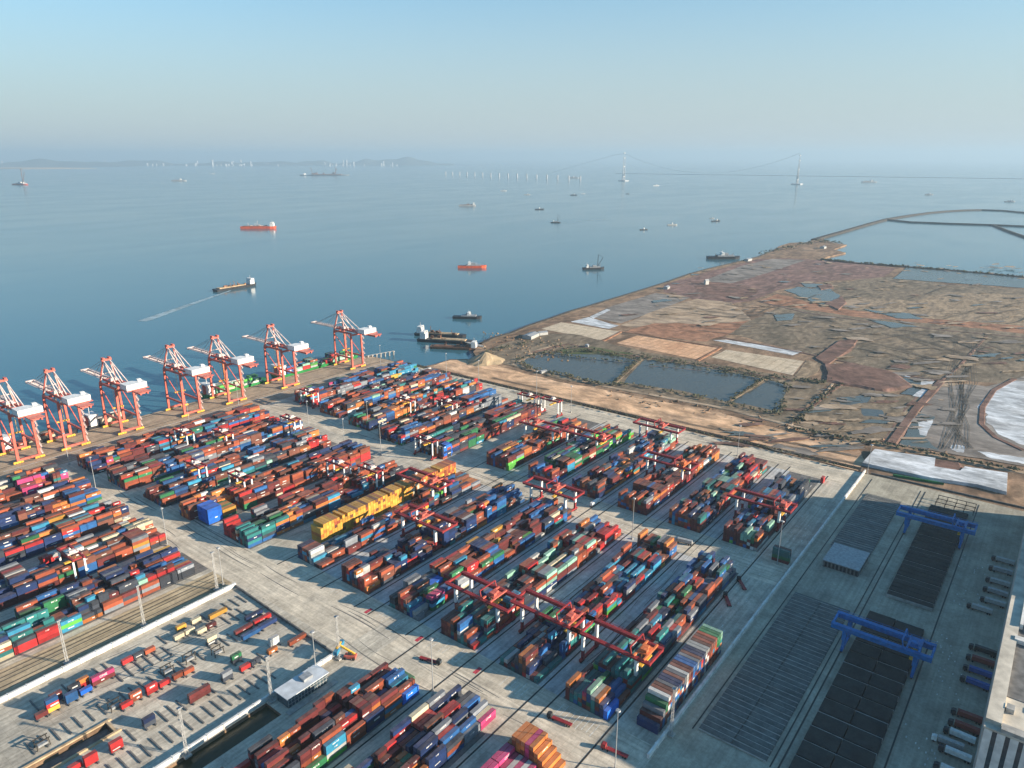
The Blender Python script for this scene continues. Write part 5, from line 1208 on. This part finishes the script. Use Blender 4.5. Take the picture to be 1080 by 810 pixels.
boat(479, 368, 50, -10, "tan decked barge, nearest of three moored by the jetty", 'deck', 'barge', "barge", .42)
boat(22, 195, 15, -20, "red and white crane ship far out at the left edge", 'hull_red', 'dredger', "crane ship", .1, 2.2, hs=1.3)
boat(189, 191, 13, 5, "small pale ship far out on the left", 'galv', 'cargo', "ship", .1)
boat(224, 183.5, 5, 0, "tiny white boat far out right of the pale ship", 'white', 'small', "boat", .1)
boat(343, 185, 46, 2, "very long pale tanker lying far out", 'galv', 'cargo', "tanker", -.42, hs=.5)
boat(493, 217.5, 17, 6, "grey coaster with white bridge ahead of the red ferry", 'hull_grey', 'cargo', "ship", .36)
boat(569, 221, 9, 10, "small dark boat with white cabin in mid channel", 'hull_dark', 'small', "boat", .0)
boat(586, 235, 10, 0, "dark boat with tall mast and pale wake in mid channel", 'hull_dark', 'dredger', "work boat", -.2, 2.2)
wake(592, 235, 640, 231, 3, 10)
boat(531, 201.5, 6, 0, "tiny white boat left of two faint specks, mid channel", 'white', 'small', "boat", .1)
boat(556, 205.5, 6, 5, "faint white speck of a boat right of the tiny white boat", 'galv', 'small', "boat", .1)
boat(605, 206, 7, 0, "small dark boat beside a white speck below the viaduct", 'hull_dark', 'small', "boat", .1)
boat(615, 204.5, 4, 0, "white speck of a boat right of the small dark boat", 'white', 'small', "boat", .1)
boat(662, 204.5, 4, 0, "tiny dark boat under the left bridge tower", 'hull_dark', 'small', "boat", .1)
boat(692, 196, 6, 15, "fast white boat with wake right of the left bridge tower", 'white', 'small', "boat", .1)
wake(695, 195.8, 708, 194.2, 3, 9)
boat(679, 242.5, 8, 20, "dark fishing boat offshore of the land tip, left of its neighbour", 'hull_dark', 'small', "boat", .0)
boat(709, 237.5, 10, 10, "white and dark fishing boat offshore of the land tip", 'galv', 'small', "boat", .0)
boat(755, 233.5, 9, 15, "two toned boat nearest the sea dike", 'hull_dark', 'small', "boat", .1)
boat(751, 230.5, 5, 10, "tiny boat just beyond the two toned boat", 'hull_grey', 'small', "boat", .1)
boat(763, 273, 32, 0, "long dark dredger lying against the shore of the reclaimed land", 'hull_dark', 'dredger', "dredger", -.05)
boat(917, 192.5, 14, 4, "hazy ship right of the right bridge tower", 'hull_grey', 'cargo', "ship", .1, hs=1.6)
boat(980, 205.5, 7, 0, "faint boat off the dike, left of another at the right edge", 'hull_grey', 'small', "boat", .1)
boat(1065, 213, 8, -6, "faint dark boat at the right edge beyond the dike", 'hull_grey', 'small', "boat", .1)
boat(605, 188, 11, 0, "tall pale ship in front of the far viaduct", 'galv', 'cargo', "ship", .0, hs=2.2)
# jetties
r = empty("barge_jetty", (0, 0, 0)); tag(r, "narrow grey jetty leading from the sand heap out to the moored barges", "jetty")
a, b = G(511, 366), G(487, 359.5); MB().beam((*a, .2), (*b, .2), 7, 1.2).build("deck", M['conc'], r); m = MB()
for k in range(6): f = (k + .5) / 6; m.tube((a[0] + (b[0] - a[0]) * f, a[1] + (b[1] - a[1]) * f, -8), (a[0] + (b[0] - a[0]) * f, a[1] + (b[1] - a[1]) * f, -.4), .8)
m.build("pile", M['conc_dark'], r)
r = empty("mooring_dolphins", (0, 0, 0)); tag(r, "line of pale mooring dolphins off the outer corner of the quay", "mooring"); a, b = G(388, 377), G(415, 372)
for k in range(7):
    f = k / 6; x, y = a[0] + (b[0] - a[0]) * f, a[1] + (b[1] - a[1]) * f; o = MB().tube((x, y, -8), (x, y, 1.5), 1.1).tube((x, y, 1.5), (x, y, 2.8), 2.0).build("dolphin", M['conc'], r)
MB().beam((*a, 2.95), (*b, 2.95), 1.2, .3).build("catwalk", M['galv'], r)
# huts and heaps on the land
for (px, py, sx, sy, h, lab) in [(560, 356, 30, 16, 7, "long grey roofed shed on the landing behind the sand heap"), (572, 353, 16, 10, 6, "short pale shed right of the long grey shed"), (619, 366, 8, 5, 4, "small white hut beside the tan drying bed"), (573, 393.5, 9, 5, 4, "white hut on the track above the sandy strip"), (868, 262, 20, 14, 8, "pale hut at the root of the sea dike"), (789, 275, 26, 12, 7, "brown shed beside the shore dredger"), (703, 304.5, 20, 10, 6, "pale site hut on the shore embankment"), (745, 300, 10, 6, 12, "slim drilling rig on the brown flat")]:
    x, y = G(px, py); r = empty("site_hut", (x, y, .5), rc.uniform(-.5, .5)); tag(r, lab, "hut"); MB().box(-sx / 2, sx / 2, -sy / 2, sy / 2, -.6, h * .7).build("wall", M['galv'], r); mb = MB(); mb.v = [(-sx / 2 - .4, -sy / 2 - .4, h * .71), (sx / 2 + .4, -sy / 2 - .4, h * .71), (sx / 2 + .4, sy / 2 + .4, h * .71), (-sx / 2 - .4, sy / 2 + .4, h * .71), (-sx / 2 - .4, 0, h), (sx / 2 + .4, 0, h)]; mb.f = [(0, 1, 5, 4), (2, 3, 4, 5), (0, 4, 3), (1, 2, 5), (3, 2, 1, 0)]; mb.c = [None] * 5; mb.build("roof", M['steel'], r)
rb = MB(); rr = random.Random(77)
for k in range(250):
    if k < 150: px = rr.uniform(510, 600); py = 352 + (px - 510) * .1 + rr.uniform(-2, 22)
    else: px = rr.uniform(640, 1000); py = 410 + (px - 640) * .195 + rr.uniform(-3, 12)
    x, y = G(px, py); s = rr.uniform(.6, 2.4); rb.beam((x, y, .1), (x + rr.uniform(-2, 2), y + rr.uniform(-2, 2), s), s * 1.8, s * 1.5, .5)
o = rb.build("spoil_heaps", soil); tag(o, kind="stuff", label="scattered small heaps of spoil and rubble over the reclaimed land", cat="rubble")

# ---------------------------------------------------------------- far away: bridge, viaduct, coast
TA, TB = G(657.5, 191, WZ), G(840.5, 194.5, WZ)
r = empty("suspension_bridge", (TA[0], TA[1], WZ)); tag(r, "hazy suspension bridge with two slender white towers near the horizon", "bridge"); ox, oy = TA
dv = Vector((TB[0] - TA[0], TB[1] - TA[1])); nd = dv.normalized(); nn = Vector((-nd.y, nd.x))
def lp(f, off=0): return (dv.x * f + nn.x * off, dv.y * f + nn.y * off)
for f, th in ((0, 352), (1, 318)):
    m = MB()
    for o_ in (-26, 26): p = lp(f, o_); q = lp(f, o_ * .7); m.beam((*p, 0), (*q, th), 11, 11, .75)
    for zz in (.16, .5, .8, .97): p, q = lp(f, -20), lp(f, 20); m.beam((*p, th * zz), (*q, th * zz), 10, 10)
    m.build("tower", M['galv'], r); p = lp(f); MB().box(p[0] - 50, p[0] + 50, p[1] - 50, p[1] + 50, -2, 10).build("pier_base", M['far'], r)
m = MB(); p, q = lp(-.05), lp(2.6); m.beam((*p, 92), (*q, 92), 36, 4); m.build("deck", M['steel'], r)
m = MB()
for o_ in (-19, 19):
    pr = None
    for k in range(25):
        f = -.5 + k / 16; t = f if 0 <= f <= 1 else None
        zz = (110 + (335 - 110) * (2 * f - 1) ** 2) if 0 <= f <= 1 else (352 * (1 + 2 * f) + 92 * (-2 * f) if f < 0 else 318 + (92 - 318) * min(1, (f - 1) / .5)); c = (*lp(f, o_), max(zz, 92))
        if pr: m.beam(pr, c, 1.2)
        pr = c
m.build("main_cable", M['steel'], r)
r = empty("viaduct", (0, 0, WZ)); tag(r, "row of pale viaduct piers on the horizon left of the bridge", "viaduct"); a, b = G(470, 184.5, WZ), G(612, 190.5, WZ)
for k in range(16):
    f = k / 15; x, y = a[0] + (b[0] - a[0]) * f, a[1] + (b[1] - a[1]) * f; MB().box(x - 7, x + 7, y - 7, y + 7, 0, 58).build("pier", M['far'], r)
rf_ = random.Random(5)
hl = MB()
def ridge(px0, px1, dist, hmax, seed):
    rr = random.Random(seed); n = 46; A_ = [rr.uniform(0, 6.3) for _ in range(5)]; n0 = len(hl.v)
    for i in range(n + 1):
        f = i / n; a = math.atan(((px0 + (px1 - px0) * f) - 540) / (F / math.cos(PITCH) * 1.0)); dx = math.cos(AZ - a); dy = math.sin(AZ - a); d = dist / math.cos(a)
        h = hmax * math.sin(math.pi * f) ** .6 * (.55 + .25 * math.sin(f * 9 + A_[0]) + .15 * math.sin(f * 23 + A_[1]) + .08 * math.sin(f * 51 + A_[2]))
        for k, (dd, hh) in enumerate(((0, -4), (.012, .35), (.03, 1.0), (.07, -.02))): hl.v.append((dx * d * (1 + dd), dy * d * (1 + dd), (hh * h) if hh > -.03 else -5))
    for i in range(n):
        for k in range(3): hl.f.append((n0 + i * 4 + k, n0 + i * 4 + 4 + k, n0 + i * 4 + 5 + k, n0 + i * 4 + 1 + k)); hl.c.append(None)
ridge(-160, 140, 25000, 300, 1); ridge(60, 330, 28000, 260, 2); ridge(300, 480, 29000, 360, 3); ridge(-400, -100, 21000, 420, 4)
struct("hills", hl, mat("far_hills", (.12, .13, .12), .95, var=.3, scale=.001))
tb = MB()
for k in range(110):
    px = rf_.choice((rf_.uniform(-40, 100), rf_.uniform(150, 300), rf_.uniform(230, 265), rf_.uniform(340, 420), rf_.gauss(110, 10))); d = rf_.uniform(26000, 31000); a = math.atan((px - 540) / (F / math.cos(PITCH))); x, y = math.cos(AZ - a) * d / math.cos(a), math.sin(AZ - a) * d / math.cos(a)
    h = rf_.choice((40, 50, 60, 70, 80, 110, 190)) * rf_.uniform(.7, 1.1); w = rf_.uniform(14, 32); tb.box(x - w, x + w, y - w, y + w, WZ, h)
o = tb.build("distant_skyline", M['far']); tag(o, "pale towers of a far city dissolving in haze on the left horizon", "skyline", kind="stuff")
lw = MB(); a0 = [(-200, 20500), (20, 19500), (100, 20500), (60, 23000), (-300, 23000)]
def polar(px, d): a = math.atan((px - 540) / (F / math.cos(PITCH))); return (math.cos(AZ - a) * d / math.cos(a), math.sin(AZ - a) * d / math.cos(a))
lw.slab([polar(*q) for q in a0], WZ - 1, 4); struct("far_shore", lw, M['cargo_sand'])

# ---------------------------------------------------------------- the air
hz = MB().box(-45000, 66000, -45000, 66000, -12, 640); m = bpy.data.materials.new("haze_air"); m.use_nodes = True; t = m.node_tree
for n in list(t.nodes):
    if n.type == 'BSDF_PRINCIPLED': t.nodes.remove(n)
vp = t.nodes.new("ShaderNodeVolumePrincipled"); vp.inputs["Color"].default_value = (.41, .545, .655, 1); vp.inputs["Density"].default_value = HAZE = 5.8e-5; vp.inputs["Anisotropy"].default_value = .15
out = [n for n in t.nodes if n.type == 'OUTPUT_MATERIAL'][0]; t.links.new(vp.outputs[0], out.inputs["Volume"])
o = hz.build("haze", m); tag(o, kind="stuff")
